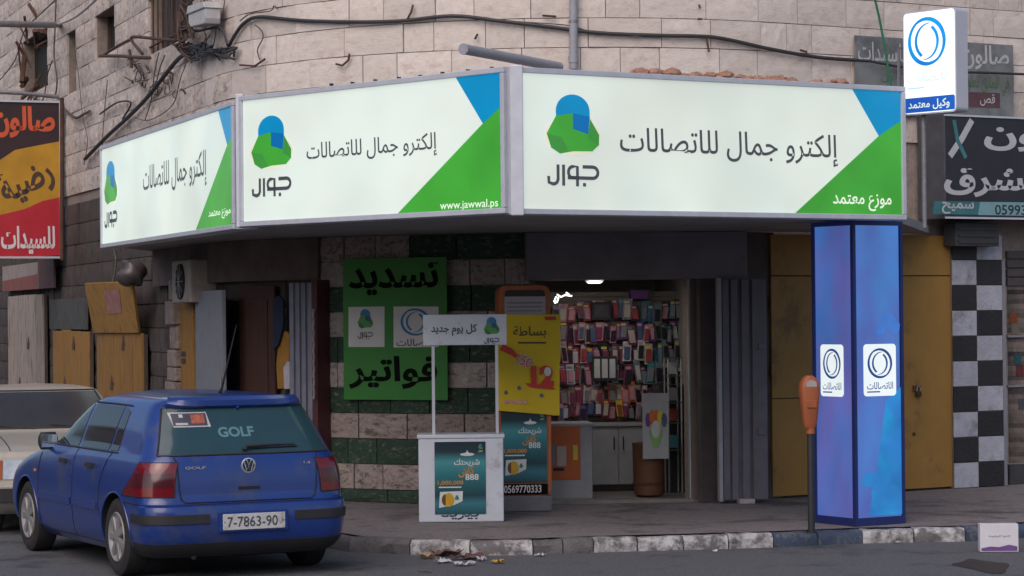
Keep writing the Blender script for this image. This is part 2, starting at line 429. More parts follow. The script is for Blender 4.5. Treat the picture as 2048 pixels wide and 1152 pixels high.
for a, b in zip(sb_, sb_[1:]):
    for z0, z1 in zip(zb_, zb_[1:]):
        if in_holes((a + b) / 2, (z0 + z1) / 2, holes): continue
        p, _, n = path(a, -.03); q = path(b, -.03)[0]
        core.poly([(p.x, p.y, z0), (q.x, q.y, z0), (q.x, q.y, z1), (p.x, p.y, z1)])
for h in holes:
    for s in (h[0], h[1]):
        p = path(s, -.03)[0]; q = path(s, -.35)[0]; core.poly([(p.x, p.y, h[2]), (q.x, q.y, h[2]), (q.x, q.y, h[3]), (p.x, p.y, h[3])])
    for z in (h[2], h[3]):
        if z <= 0: continue
        a, b, c_, d_ = path(h[0], -.03)[0], path(h[1], -.03)[0], path(h[1], -.35)[0], path(h[0], -.35)[0]
        core.poly([(p.x, p.y, z) for p in (a, b, c_, d_)])
build.part('wall', core, mortar)
rf = MB(); rp = [path(-28 + i * 46 / 60, 0)[0] for i in range(61)]
rf.poly([(p.x, p.y, 10) for p in rp] + [(24, 52, 10), (4, 60, 10)])
rf.poly([(rp[-1].x, rp[-1].y, 0), (24, 52, 0), (24, 52, 10), (rp[-1].x, rp[-1].y, 10)])
build.part('roof', rf, mortar)
# stone meshes shared between stones
def stone_mesh(i, m, rough):
    rd = random.Random(i); mb = MB(); nx, nz = 5, 3
    hgt = {}
    for a in range(nx + 1):
        for b in range(nz + 1):
            e = min(a, nx - a, 1) and min(b, nz - b, 1)
            hgt[a, b] = (rd.uniform(.25, 1.0) * rough if e else rd.uniform(-.12, .10) * rough)
    fn = lambda s, t: (s - .5 + (0 if s in (0, 1) else rd.uniform(-.03, .03)), -(hgt[round(s * nx), round(t * nz)]), t - .5)
    mb.grid(fn, nx, nz, skirt=lambda s, t: (s - .5, 1.0, t - .5))
    me = mesh('stone', mb, m, smooth=False); return me
SM = [stone_mesh(i, stone_m, .20) for i in range(14)]
SS = [stone_mesh(50 + i, stone_s, .42) for i in range(14)]
def stone_M(s0, s1, z0, z1, off, th=.045, rel=None):
    p, t, n = path((s0 + s1) / 2, off)
    M = Matrix((( t.x * (s1 - s0), -n.x * th, 0, p.x), (t.y * (s1 - s0), -n.y * th, 0, p.y), (0, 0, z1 - z0, (z0 + z1) / 2), (0, 0, 0, 1)))
    return Matrix.Translation(-(rel if rel is not None else build.loc)) @ M
stones = []
rd = random.Random(3); gap = .008
for k in range(-3, 17):
    z0 = ZC + CH * k; z1 = z0 + CH; zc = (z0 + z1) / 2
    ev = sorted([(h[0], h[1]) for h in HW if h[2] - .05 <= zc <= h[3] + .05])
    cur = -27.0; spans = []
    for a, b in ev: spans.append((cur, a)); cur = b
    spans.append((cur, 16.0))
    for a, b in spans:
        s = a + gap
        while s < b - .02:
            L = rd.choice((.34, .42, .5, .58, .66, .72)) * rd.uniform(.93, 1.07)
            if b - (s + L) < .25: L = b - s - gap
            stones.append((s, s + L, z0 + gap / 2, z1 - gap / 2)); s += L + gap
def frame_area(st):
    p = path((st[0] + st[1]) / 2)[0]; p.z = (st[2] + st[3]) / 2; u, v = pu(p), pv(p)
    if not (-20 < u < 2070 and -25 < v < 640): return 0
    if u > 470 and v > 210: return 0
    if 205 < u < 470 and v > 310 - (u - 205) * .38: return 0
    _, t, n = path((st[0] + st[1]) / 2)
    return (st[1] - st[0]) * (st[3] - st[2]) / p.y ** 2 * max(.02, -n.dot(Vector((p.x, p.y, 0)).normalized()))
stones.sort(key=lambda s: -frame_area(s))
rest = MB()
for i, st in enumerate(stones):
    weath = st[0] < .4 and (rd.random() < .65 or st[0] < -1); me = (SS if weath else SM)[rd.randrange(14)]
    off = rd.uniform(-.006, .006)
    if i < 300:
        build.raw('stone', me, None, stone_M(*st, off))
    elif st[3] < 8.2 or frame_area(st) > 0:
        M = Matrix.Translation(build.loc) @ stone_M(*st, off); n = len(rest.v)
        rest.v += [tuple(M @ v.co) for v in me.vertices]; rest.f += [tuple(n + j for j in p.vertices) for p in me.polygons]
build.part('stonework', rest, stone_s, kind='stuff', smooth='keep')
# lower left stone between the doors
low = MB(); rl = random.Random(11)
for k in range(0, 14):
    z0 = .13 + .3 * k; s = -20.0
    if z0 > 3.6: break
    while s < wall_s(632, 700):
        L = rl.uniform(.3, .6); me = SS[rl.randrange(14)]; M = Matrix.Translation(build.loc) @ stone_M(s, s + L - .01, z0, z0 + .29, rl.uniform(-.012, .012)); n = len(low.v)
        low.v += [tuple(M @ v.co) for v in me.vertices]; low.f += [tuple(n + j for j in p.vertices) for p in me.polygons]; s += L
build.part('lower_stonework', low, mat('shade_darkened_stone', (.065, .052, .048), .9, .4, 4, .6, 22, col2=(.05, .04, .035), c2amt=.5), kind='stuff', smooth='keep')  # base darkened to carry the shade under the sign canopy
# windows in the upper storey
dark = mat('dark_recess', (.02, .018, .018), .9, .2)
wood_d = mat('dark_weathered_wood', (.06, .045, .04), .8, .35, 8, .3, 40, stretch=(3, 3, .4))
rust = mat('rusty_iron', (.09, .045, .03), .85, .5, 12, .5, 60, col2=(.06, .03, .02), c2amt=.5)
def hfr(h, off=0): return Fr(path(h[0], off)[0], path(h[1], off)[0])
h = HW[0]; f = hfr(h, -.22); w_ = MB().fbox(f, 0, f.len, h[2], h[3], -.06, 0)
wo = build.part('window', w_, dark); fm = MB()
for a in (0, f.len / 2 - .02, f.len - .04): fm.fbox(f, a, a + .04, h[2], h[3], .002, .045)
fm.fbox(f, .041, f.len / 2 - .021, h[2], h[2] + .05, .004, .04); fm.fbox(f, f.len / 2 + .021, f.len - .041, h[2], h[2] + .05, .004, .04)
build.part('window_frame', fm, wood_d, wo)
h = HW[1]; f = hfr(h, -.15); wo = build.part('window', MB().fbox(f, 0, f.len, h[2], h[3], -.2, -.12), dark)
grey_sh = mat('grey_shutter', (.05, .045, .05), .7, .35, 8, .2)
n_ = 7
for i in range(n_):
    a = f.len * i / n_; build.part('shutter_slat', MB().fbox(f, a + .015, a + f.len / n_ - .02, h[2], h[3], -.1, (.03 if i % 2 else -.03)), grey_sh if i < 4 else wood_d, wo, bevel=.006)
bars = MB()
for i in range(9): a = f.len * (i + .5) / 9; bars.tube([f(a, h[2], .12), f(a, h[3], .12)], .012, 6)
for b in np.arange(h[2] + .1, h[3], .6): bars.tube([f(0, b, .135), f(f.len, b, .135)], .012, 6)
build.part('window_bars', bars, rust, wo)
h = HW[2]; f = hfr(h, -.2); wo = build.part('window', MB().fbox(f, 0, f.len, h[2], h[3], -.08, 0), dark); rg = MB(); rr_ = random.Random(5)
for i in range(17):
    rg = MB(); a = rr_.uniform(0, f.len); b = rr_.uniform(h[2], h[3]); rg.tube([f(a, b, .05 + rr_.random() * .2), f(min(f.len, max(0, a + rr_.uniform(-.4, .4))), b + rr_.uniform(-.5, .5), .3)], rr_.uniform(.012, .045), 5)
    build.part('rusted_bar', rg, rust, wo)
h = HW[3]; f = hfr(h, -.16); build.part('niche', MB().fbox(f, 0, f.len, h[2], h[3], -.06, 0), mat('grey_niche', (.13, .115, .115), .9, .3))

# striped pier of the shop corner
green_p = mat('green_painted_stone', (.016, .045, .028), .8, .35, 8, .6, 25, rnd=.15, col2=(.14, .12, .10), c2amt=.28, c2scale=6)
white_p = mat('dirty_white_stone', (.34, .31, .30), .85, .3, 7, .6, 25, rnd=.15, col2=(.15, .12, .10), c2amt=.35, c2scale=5)
pink_p = mat('pink_bare_stone', (.29, .24, .22), .85, .3, 7, .6, 25, rnd=.15, col2=(.10, .085, .075), c2amt=.4, c2scale=5)
s0, s1 = wall_s(632, 800), wall_s(1062, 800)
pier = Thing('striped_stone_wall', 'stone wall painted in green and white bands behind the bill posters', 'wall', path((s0 + s1) / 2)[0])
bk = MB()
for i in range(12):
    a = s0 + (s1 - s0) * i / 12; b = s0 + (s1 - s0) * (i + 1) / 12; p, q = path(a, .012)[0], path(b, .012)[0]; p2, q2 = path(a, -.02)[0], path(b, -.02)[0]
    bk.hexa([(p.x, p.y, .13), (q.x, q.y, .13), (q2.x, q2.y, .13), (p2.x, p2.y, .13), (p.x, p.y, 2.9), (q.x, q.y, 2.9), (q2.x, q2.y, 2.9), (p2.x, p2.y, 2.9)])
pier.part('mortar_bed', bk, mortar)
PM = {}
for nm, m in (('g', green_p), ('w', white_p), ('p', pink_p)): PM[nm] = [stone_mesh(90 + i, m, .38) for i in range(6)]
rp_ = random.Random(21)
for k in range(11):
    z0 = .13 + (.0 if k == 0 else -.13 + .262 * k); z1 = .262 * (k + 1); kind = 'g' if k % 2 == 0 else ('p' if k in (1, 3) else 'w')
    if k == 10: kind = 'w'
    s = s0
    while s < s1 - .05:
        L = rp_.uniform(.34, .62)
        if s1 - s - L < .22: L = s1 - s
        kk = kind
        if k == 10: kk = 'g' if pu(path(s + L / 2)[0]) > 860 else 'p'
        if k in (0, 2) and rp_.random() < .12: kk = 'p'
        M = stone_M(s + .004, s + L - .004, z0 + .004, z1 - .004, .05 + rp_.uniform(-.006, .006), .05, pier.loc)
        pier.raw('stone', PM[kk][rp_.randrange(6)], None, M); s += L

# ------------------------------------------------------------------ canopy of lit signs
PA, PB_, PC, PD = Vector((.05, 20.08, 0)), Vector((3.49, 22.2, 0)), Vector((-2.46, 22.7, 0)), Vector((-4.78, 29.0, 0))
alu = mat('brushed_aluminium', (.50, .53, .60), .45, .12, 8, metal=.2)
white_lit = lit('sign_white', (.79, .87, .79), .68, .13, .8, col2=(.76, .87, .82))
green_lit = lit('sign_green', (.055, .38, .04), .72, .2, 1.6)
green_lit2 = lit('sign_green_dark', (.05, .30, .05), .72, .15, 2)
blue_lit = lit('sign_blue', (.0, .24, .50), .8, .12, 2)
blue_lit2 = lit('sign_blue_dark', (.0, .13, .38), .9, .12, 2)
pale_lit = lit('sign_cream', (.76, .76, .60), .8, .1, 2)
ink = mat('sign_ink', (.045, .05, .06), .4, .1, emit=(.045, .05, .06), estr=.5)
wtxt = lit('sign_white_letters', (.85, .95, .80), .78, .05, 2)
JM = (blue_lit, blue_lit2, green_lit, green_lit2, pale_lit, ink)
def sign(P, Q, px, label, gpoly, bpoly, logo, jtext, extra, quad):
    f = Fr(P, Q); t = Thing('lit_sign', label, 'sign', f(0, 2.9), 'backlit fascia signs round the shop corner')
    a0, b0 = f.px(*quad[0]); a1, b1 = f.px(*quad[1]); bt = f.px(*quad[2])[1]; bt2 = f.px(*quad[3])[1]
    zb = (b0 + b1) / 2; zt = (bt + bt2) / 2; w = .045
    t.part('housing', MB().fbox(f, a0, a1, zb, zt, -.22, -.012), alu)
    for (x0, x1, y0, y1) in ((a0, a1, zb, zb + w), (a0, a1, zt - w, zt), (a0, a0 + w, zb + w + .002, zt - w - .002), (a1 - w, a1, zb + w + .002, zt - w - .002)):
        t.part('frame_rail', MB().fbox(f, x0, x1, y0, y1, -.01, .022), alu, bevel=.006)
    def clip(u, v, c=0): a, b = f.px(u, v, c); return (min(max(a, a0 + w), a1 - w), min(max(b, zb + w), zt - w))
    pn = t.part('face_panel', MB().poly([f(a0 + w, zb + w), f(a1 - w, zb + w), f(a1 - w, zt - w), f(a0 + w, zt - w)]), white_lit, smooth='keep')
    t.part('green_corner', flat(f, [clip(*p) for p in gpoly], .003), green_lit, smooth='keep')
    t.part('blue_corner', flat(f, [clip(*p) for p in bpoly], .003), blue_lit, smooth='keep')
    ca, cb = f.px(*logo[:2]); wl = f.px(logo[0] + logo[2] / 2, logo[1])[0] - f.px(logo[0] - logo[2] / 2, logo[1])[0]
    hl = f.px(logo[0], logo[1] - logo[3] / 2)[1] - f.px(logo[0], logo[1] + logo[3] / 2)[1]
    jlogo(t, f, ca, cb, wl, JM, h=hl)
    text_px(t, f, 'إلكترو جمال للاتصالات', *jtext, ink, bold=.006, c=.005)
    for s, box, arab, bold in extra: text_px(t, f, s, *box, wtxt, bold=bold, arab=arab, c=.006)
    return t, f, zb, zt
sR, fR, zb0, zt0 = sign(PA, PB_, None, 'right and largest backlit shop sign, facing the street, with green and blue corner',
    [(1590, 434), (1757, 272), (1809, 242), (1812, 438)], [(1704, 168), (1812, 172), (1809, 242), (1757, 272)], (1145, 250, 113, 119), (1240, 262, 1676, 328),
    [('موزع معتمد', (1666, 388, 1783, 422), True, .012)], [(1036, 428), (1811, 440), (1036, 134), (1809, 174)])
sM, fM, _, _ = sign(PC, PA, None, 'middle backlit shop sign with a web address on its green corner',
    [(796, 434), (966, 247), (1014, 211), (1015, 427)], [(912, 148), (1015, 135), (1014, 211), (966, 247)], (543, 285, 86, 105), (613, 275, 874, 321),
    [('www.jawwal.ps', (880, 400, 996, 421), False, .004)], [(482, 452), (1013, 428), (482, 190), (1013, 136)])
sL, fL, _, _ = sign(PD, PC, None, 'left backlit shop sign receding along the side street',
    [(392, 462), (455, 290), (469, 266), (469, 452)], [(437, 210), (469, 200), (469, 268), (455, 290)], (222, 366, 27.5, 86), (286, 316, 413, 385),
    [('موزع معتمد', (417, 418, 461, 438), True, .012)], [(204, 498), (470, 456), (204, 297), (470, 195)])
for P, q, lab in ((PA, (1024, 130, 431), 'grey corner post between the middle and right lit signs'), (PC, (476, 188, 455), 'grey corner post between the left and middle lit signs')):
    f = Fr(P - Vector((.5, 0, 0)), d=(1, 0)); a, zt = f.px(q[0], q[1]); _, zb = f.px(q[0], q[2])
    hw = .052 if P is PA else .035
    cc = P + Vector((0, .05, 0)); mb = MB().box(cc.x - hw, cc.x + hw, cc.y - .07, cc.y + .1, zb, zt)
    single('corner_post', mb, alu, lab, 'post', loc=(cc.x, cc.y, zb), bevel=.008)
sof = MB(); zs = 2.885
pl = [PD, PC, PA, PB_]; back = [path(s, .03)[0] for s in np.linspace(ARC + 2.0, -3.4, 24)]
pin = [PD + Vector((.12, .05, 0)), PC + Vector((.16, .16, 0)), PA + Vector((0, .25, 0)), PB_ + Vector((-.12, .12, 0))]
ol = [Vector((p.x, p.y, 0)) for p in pin] + [Vector((p.x, p.y, 0)) for p in back]
sof.v = [(p.x, p.y, zs) for p in ol] + [(p.x, p.y, zs + .08) for p in ol]; K = len(ol)
sof.f = [tuple(range(K)), tuple(range(2 * K - 1, K - 1, -1))] + [(i, K + i, K + (i + 1) % K, (i + 1) % K) for i in range(K)]
soff = mat('soffit_sheet', (.27, .26, .27), .6, .25, 2)
single('canopy_ceiling', sof, soff, 'dull grey sheet ceiling under the three lit signs', 'canopy', loc=(0, 23, zs))
sc_ = mat('dark_screw', (.03, .03, .03), .6, .1)
BO = ['first', 'second', 'third', 'fourth', 'fifth', 'sixth', 'seventh', 'eighth', 'ninth', 'tenth', 'eleventh']
for i, (u, v) in enumerate(((512, 186), (548, 183), (600, 177), (655, 166), (697, 163), (743, 158), (790, 153), (833, 149), (877, 143), (928, 138), (976, 133))):
    a, b = fM.px(u, v + 4); single('sign_bolt', MB().fbox(fM, a - .010, a + .010, b - .005, b + .016, -.06, -.03), sc_, f'dark bolt on top edge of the middle lit sign, {BO[i]} from its left end', 'bolt', 'bolts along the sign top')

# spray foam crust along top of the right sign
foam = mat('orange_brown_foam', (.36, .20, .14), .95, .45, 14, .8, 30)
fo = MB(); rf_ = random.Random(9)
bmf = bmesh.new()
for i in range(130):
    u = rf_.uniform(1285, 1700); hgt_ = 12 if u < 1380 else 20
    a, b = fR.px(u, 146 + (u - 1290) * .058); r = rf_.uniform(.02, .05)
    M = Matrix.Translation(fR(a, b - .01 + rf_.uniform(-.01, .045), -.10 + rf_.uniform(-.05, .05))) @ Matrix.Diagonal((r * 1.6, r, r * .8, 1)) @ Matrix.Rotation(rf_.uniform(0, 3), 4, 'Y')
    bmesh.ops.create_icosphere(bmf, subdivisions=1, radius=1, matrix=M)
for f_ in bmf.verts: fo.v.append(tuple(f_.co))
for f_ in bmf.faces: fo.f.append(tuple(v.index for v in f_.verts))
bmf.free()
single('foam_crust', fo, foam, 'lumpy orange brown foam crust along the top of the right lit sign', 'foam', smooth='keep')

# ------------------------------------------------------------------ lit pillar
pb = onz(1711, 1053, .13)
pdir = Vector((math.cos(R(32)), math.sin(R(32)), 0)); pdl = Vector((-pdir.y, pdir.x, 0)); PW = .585
pil = Thing('lit_pillar', 'blue backlit square pillar on the kerb carrying white swirl emblems', 'pillar', pb)
fPR = Fr(pb, d=pdir); fPL = Fr(pb + pdl * PW, pb)
navy = mat('navy_frame', (.012, .02, .10), .4, .15, metal=.1, emit=(.01, .02, .12), estr=.12)
zt_ = 2.87
blue_g = lit('pillar_print', (.095, .15, .50), .74, .25, 1.5, col2=(.06, .23, .60), stretch=(1, 1, .6))
blue_g2 = lit('pillar_print_side', (.13, .14, .46), .68, .28, 1.8, col2=(.055, .17, .52), stretch=(1, 1, .5))
cy_ = lit('pillar_cyan', (.03, .24, .62), .70, .2, 3)
wl_ = lit('pillar_white', (.80, .88, .90), .85, .04, 2)
bl_ = lit('pillar_emblem_blue', (.02, .08, .30), .55, .1, 2)
core_ = MB(); core_.hexa([tuple(pb + d + Vector((0, 0, z))) for z in (0, zt_ - .13) for d in (pdir * .02 + pdl * .02, pdir * (PW - .02) + pdl * .02, pdir * (PW - .02) + pdl * (PW - .02), pdir * .02 + pdl * (PW - .02))])
pil.part('core', core_, navy)
for f, m, side_ in ((fPR, blue_g, 1), (fPL, blue_g2, 0)):
    pil.part('light_panel', MB().poly([f(.04, .20, -.01), f(PW - .04, .20, -.01), f(PW - .04, zt_ - .03, -.01), f(.04, zt_ - .03, -.01)]), m, smooth='keep')
    pil.part('base_rail', MB().fbox(f, .0, PW, .13, .20, -.016, .004), navy)
    pil.part('top_rail', MB().fbox(f, .0, PW, zt_ - .04, zt_, -.016, .004), navy)
    pil.part('corner_rail', MB().fbox(f, 0, .032 if side_ else .04, .202, zt_ - .042, -.016, .004 if side_ else .003), navy)
    pil.part('corner_rail', MB().fbox(f, PW - .032, PW, .202, zt_ - .042, -.016, .003), navy)
    if side_: box_ = (1728, 688, 1793, 792)
    else: box_ = (1640, 689, 1686, 793)
    uc, vc = (box_[0] + box_[2]) / 2, (box_[1] + box_[3]) / 2
    a0 = f.px(box_[0], vc)[0]; a1 = f.px(box_[2], vc)[0]; b1 = f.px(uc, box_[1])[1]; b0 = f.px(uc, box_[3])[1]; r = .035
    pts = []
    for cx_, cy2, s_a in ((a1 - r, b0 + r, -90), (a1 - r, b1 - r, 0), (a0 + r, b1 - r, 90), (a0 + r, b0 + r, 180)): pts += arcpts(cx_, cy2, r, r, s_a, s_a + 90, 5)
    pl_ = pil.part('emblem_plate', flat(f, pts, -.007), wl_, smooth='keep')
    wd = a1 - a0; ht = b1 - b0
    swirl(pil, f, (a0 + a1) / 2, b0 + ht * .63, wd * .38, ht * .29, bl_, c=-.005, parent=pl_)
    text(pil, f, 'الاتصالات', a0 + wd * .1, b0 + ht * .13, a1 - wd * .1, b0 + ht * .27, bl_, c=-.005, parent=pl_, bold=.01)
    pil.part('underline', flat(f, [(a0 + wd * .1, b0 + ht * .07), (a0 + wd * .5, b0 + ht * .07), (a0 + wd * .5, b0 + ht * .095), (a0 + wd * .1, b0 + ht * .095)], -.005), bl_, pl_, smooth='keep')
def pxpoly(f, pts, c): return MB().poly([f(*f.px(u, v, c), c) for u, v in pts])
pil.part('print_ray', pxpoly(fPR, [(1772, 800), (1806, 770), (1810, 1028), (1738, 1031), (1755, 930)], -.008), lit('pillar_ray', (.03, .22, .62), .70, .25, 2.5, col2=(.02, .32, .66)), smooth='keep')
rq = random.Random(2)
for (u, v, r) in ((1775, 640, 16), (1790, 655, 12), (1760, 660, 11), (1742, 960, 18), (1752, 985, 12), (1784, 985, 20), (1770, 1000, 14), (1793, 1010, 13), (1750, 1012, 9)):
    pts = [(u + r * rq.uniform(.75, 1.1) * math.cos(k * .63), v + r * rq.uniform(.75, 1.1) * math.sin(k * .63)) for k in range(10)]
    pil.part('print_bubble', pxpoly(fPR, pts, -.0065), cy_ if v > 800 else lit('pillar_soft', (.06, .19, .60), .75, .2, 3), smooth='keep')

# parking meter
mp_ = onz(1623, 1066, .13)
me_ = Thing('parking_meter', 'orange parking meter on a dark post in front of the blue pillar', 'parking meter', mp_)
blk = mat('black_painted_metal', (.02, .022, .028), .5, .2)
org = mat('orange_meter_paint', (.30, .085, .03), .55, .15, 10, col2=(.25, .09, .04), c2amt=.25)
me_.part('post', MB().tube([mp_, mp_ + Vector((0, 0, 1.0))], .031, 12).lathe(mp_, (0, 0, 1), [(0, .05), (.015, .05), (.02, .033)], 12), blk, smooth=True)
fm_ = Fr(mp_ - Vector((0, 0, 0)), d=(.97, .2)); zq = lambda v: fm_.px(1621, v)[1]
zz = [zq(v) for v in (856, 842, 800, 778, 766, 757, 751)]
bd = MB(); ww = (.048, .064, .082, .088, .082, .06, .03); dd = (.04, .055, .065, .07, .065, .05, .03)
for z, w_i, d_i in zip(zz, ww, dd):
    for k in range(16):
        a = 2 * math.pi * k / 16; ca, sa = math.cos(a), math.sin(a); q = .55
        bd.v.append(tuple(fm_(w_i * math.copysign(abs(ca) ** q, ca) - .008, z, d_i * math.copysign(abs(sa) ** q, sa))))
for i in range(6):
    for k in range(16): j = (k + 1) % 16; bd.f.append((i * 16 + k, i * 16 + j, (i + 1) * 16 + j, (i + 1) * 16 + k))
bd.f += [tuple(range(16)), tuple(96 + k for k in range(16))[::-1]]
hd = me_.part('meter_head', bd, org, smooth=True)
me_.part('dial_window', MB().prism(fm_, [(-.055, zq(773))] + [(x, y) for x, y in arcpts(-.008, zq(768), .048, .035, 0, 180, 8)][::-1] + [(.04, zq(773))], .05, .068), mat('scratched_dial', (.35, .32, .33), .3, .2), hd)
me_.part('coin_plate', MB().fbox(fm_, -.05, .035, zq(815), zq(800), .05, .072), org, hd, bevel=.004)
me_.part('collar', MB().tube([mp_ + Vector((0, 0, zz[0] - .13 - .05)), mp_ + Vector((0, 0, zz[0] - .128))], .04, 12), org, smooth=True)

# ------------------------------------------------------------------ lit box sign on the right
bs0 = onY(1912, 120, 22.0); d_ = Vector((-math.cos(R(50)), math.sin(R(50)), 0)); Q = Vector((bs0.x, bs0.y, 0)); fB = Fr(Q + d_ * .61, Q)
a0 = 0; zb = fB.px(1864, 227)[1]; zt = fB.px(1864, 19)[1]; wB = .61
bx = Thing('box_sign', 'bright white lit box sign with a blue swirl, high at right', 'sign', fB(wB / 2, zb))
wl2 = lit('box_white', (.95, 1.0, 1.0), 1.05, .05, 2); bl2 = lit('box_blue', (.0, .20, .75), .8, .25, 3, col2=(.0, .42, .85)); bl3 = lit('box_band_blue', (.01, .10, .50), .75, .1, 2)
def rrect(a0, b0, a1, b1, r, k=5):
    pts = []
    for cx_, cy2, s_a in ((a1 - r, b0 + r, -90), (a1 - r, b1 - r, 0), (a0 + r, b1 - r, 90), (a0 + r, b0 + r, 180)): pts += arcpts(cx_, cy2, r, r, s_a, s_a + 90, k)
    return pts
bx.part('housing', MB().prism(fB, rrect(0, zb, wB, zt, .04), -.16, -.003), mat('pale_housing', (.45, .47, .55), .4, .05))
bx.part('face_panel', flat(fB, rrect(.012, zb + .012, wB - .012, zt - .012, .035), .001), wl2, smooth='keep')
hB = zt - zb
swirl(bx, fB, wB * .46, zb + hB * .70, wB * .36, hB * .235, bl2, c=.004)
pale_b = lit('box_pale_blue', (.45, .62, .9), 1.0, .05)
text(bx, fB, 'الاتصالات', wB * .08, zb + hB * .315, wB * .86, zb + hB * .40, pale_b, c=.004)
bx.part('underline', flat(fB, [(wB * .08, zb + hB * .25), (wB * .4, zb + hB * .25), (wB * .4, zb + hB * .265), (wB * .08, zb + hB * .265)], .004), pale_b, smooth='keep')
bn = bx.part('blue_band', flat(fB, rrect(.014, zb + .02, wB - .014, zb + hB * .165, .02), .0035), bl3, smooth='keep')
text(bx, fB, 'وكيل معتمد', wB * .1, zb + hB * .04, wB * .88, zb + hB * .14, wtxt, c=.006, parent=bn, bold=.015)
greym = mat('grey_steel_pipe', (.22, .22, .24), .5, .25, 20, metal=.3)
pq = fB(.16, 0, -.08)
bx.part('support_pipe', MB().tube([(pq.x, pq.y, 2.8), (pq.x, pq.y, zb)], .022, 10), greym, smooth=True)
bx.part('support_bracket', MB().tube([fB(0, zt - .28, -.08), fB(-.12, zt - .30, -.08), fB(-.13, 2.95, -.08)], .014, 8), greym, smooth=True)

# neighbour salon sign at the right
fW = Fr(path(ARC)[0], d=path(ARC + 1)[1])
fN = fW.off(.46); aN, zNt = fN.px(1888, 228); _, zNb = fN.px(1890, 437); aE = aN + 2.6
ns = Thing('salon_sign', 'black neighbouring salon sign with comb and white Arabic lettering, cut by right edge', 'sign', fN(aN, zNb))
nb_ = mat('black_sign_print', (.022, .022, .03), .35, .3, 3); sil = mat('silver_letter', (.42, .43, .46), .5, .1)
ns.part('housing', MB().fbox(fN, aN, aE, zNb, zNt, -.44, -.002), mat('dark_housing', (.055, .058, .07), .45, .3), bevel=.01)
ns.part('face_panel', flat(fN, [(aN + .02, zNb + .02), (aE - .02, zNb + .02), (aE - .02, zNt - .02), (aN + .02, zNt - .02)], .001), nb_, smooth='keep')
for b0_, b1_ in ((zNb, zNb + .02), (zNt - .02, zNt)): ns.part('frame_rail', MB().fbox(fN, aN, aE, b0_, b1_, -.001, .016), alu)
teal = mat('teal_print', (.04, .16, .18), .4, .3, 2)
text_px(ns, fN, 'صالون', 1968, 245, 2215, 305, sil, bold=.03)
text_px(ns, fN, 'الشرق', 1888, 332, 2090, 395, sil, bold=.03)
ns.part('phone_band', pxpoly(fN, [(1868, 402), (2080, 405), (2080, 432), (1866, 428)], .003), teal, smooth='keep')
ns.part('phone_band', pxpoly(fN, [(1960, 404), (2080, 405), (2080, 432), (1956, 430)], .004), mat('pale_teal', (.16, .30, .33), .5, .2), smooth='keep')
text_px(ns, fN, 'سميح', 1884, 404, 1948, 428, sil, bold=.02, c=.006)
text_px(ns, fN, '0599371', 1990, 410, 2075, 430, mat('near_black', (.02, .02, .022), .5, .1), arab=False, bold=.01, c=.006)
def pxstroke(f, pts, w, c): return stroke(f, [f.px(u, v, c) for u, v in pts], w, c)
ns.part('comb_print', pxstroke(fN, [(1944, 240), (1925, 275), (1900, 312)], .075, .004), sil, smooth='keep')
ns.part('scissor_print', pxstroke(fN, [(1908, 240), (1915, 280), (1932, 316)], .05, .005), teal, smooth='keep')
# older plate on the wall behind
fP = fW.off(.06); pt = Thing('old_salon_plate', 'weathered grey metal plate with hand painted Arabic on the stone wall', 'sign', fP(*fP.px(1712, 215)))
plm = mat('grey_zinc_plate', (.17, .18, .19), .6, .3, 5, col2=(.10, .11, .12), c2amt=.4)
a0_, b0_ = fP.px(1712, 225); a1_, b1_ = fP.px(2026, 78)
pt.part('plate', MB().fbox(fP, a0_, a1_, b0_, fP.px(1860, 80)[1], -.02, 0), plm)
pale = mat('faded_white_paint', (.42, .43, .44), .7, .2)
text_px(pt, fP, 'للسيدات', 1716, 85, 1810, 132, pale, bold=.01); text_px(pt, fP, 'صالون', 1925, 90, 2018, 140, pale, bold=.02)
text_px(pt, fP, 'في الطابق العلوي', 1925, 150, 2018, 190, mat('faded_green_paint', (.08, .16, .06), .7, .2), bold=.01)
text_px(pt, fP, 'عن', 1762, 150, 1790, 165, MATS['faded_green_paint'], bold=.01)
pt.part('red_patch', pxpoly(fP, [(1930, 184), (2000, 186), (2000, 216), (1930, 214)], .003), mat('faded_maroon', (.10, .05, .06), .7, .3), smooth='keep')
text_px(pt, fP, 'قص', 1960, 188, 1990, 212, pale, bold=.01, c=.006)

# left salon sign projecting from the side facade
sp = wpt(126, 355, .05); dl = Vector((-.94, -.34, 0)); Qs = Vector((sp.x, sp.y, 0)); fS = Fr(Qs + dl * 1.35, Qs)
aR = fS.px(123, 350)[0]; zt = fS.px(60, 201)[1]; zb = fS.px(60, 517)[1]; aL = -.02
st_ = Thing('salon_sign', 'tall red, yellow and black salon sign at the left edge of the photo', 'sign', fS(aL, zb))
st_.part('housing', MB().fbox(fS, aL, aR, zb, zt, -.1, -.002), mat('dark_red_back', (.06, .02, .02), .6, .2))
vL, vR = -6, 119
redp = mat('red_print', (.42, .02, .035), .4, .2, 3); yelp = mat('ochre_print', (.45, .24, .02), .4, .2, 3); drk = mat('brown_black_print', (.035, .018, .022), .4, .3, 3)
st_.part('face_panel', flat(fS, [(aL, zb), (aR, zb), (aR, zt), (aL, zt)], .001), drk, smooth='keep')
st_.part('yellow_band', pxpoly(fS, [(vL, 322)] + [(0, 320), (30, 300), (70, 292), (122, 282), (122, 395), (85, 402), (50, 418), (0, 430), (vL, 432)], .004), yelp, smooth='keep')
st_.part('red_band', pxpoly(fS, [(vL, 433), (0, 430), (50, 418), (85, 402), (122, 394), (122, 510), (vL, 519)], .005), redp, smooth='keep')
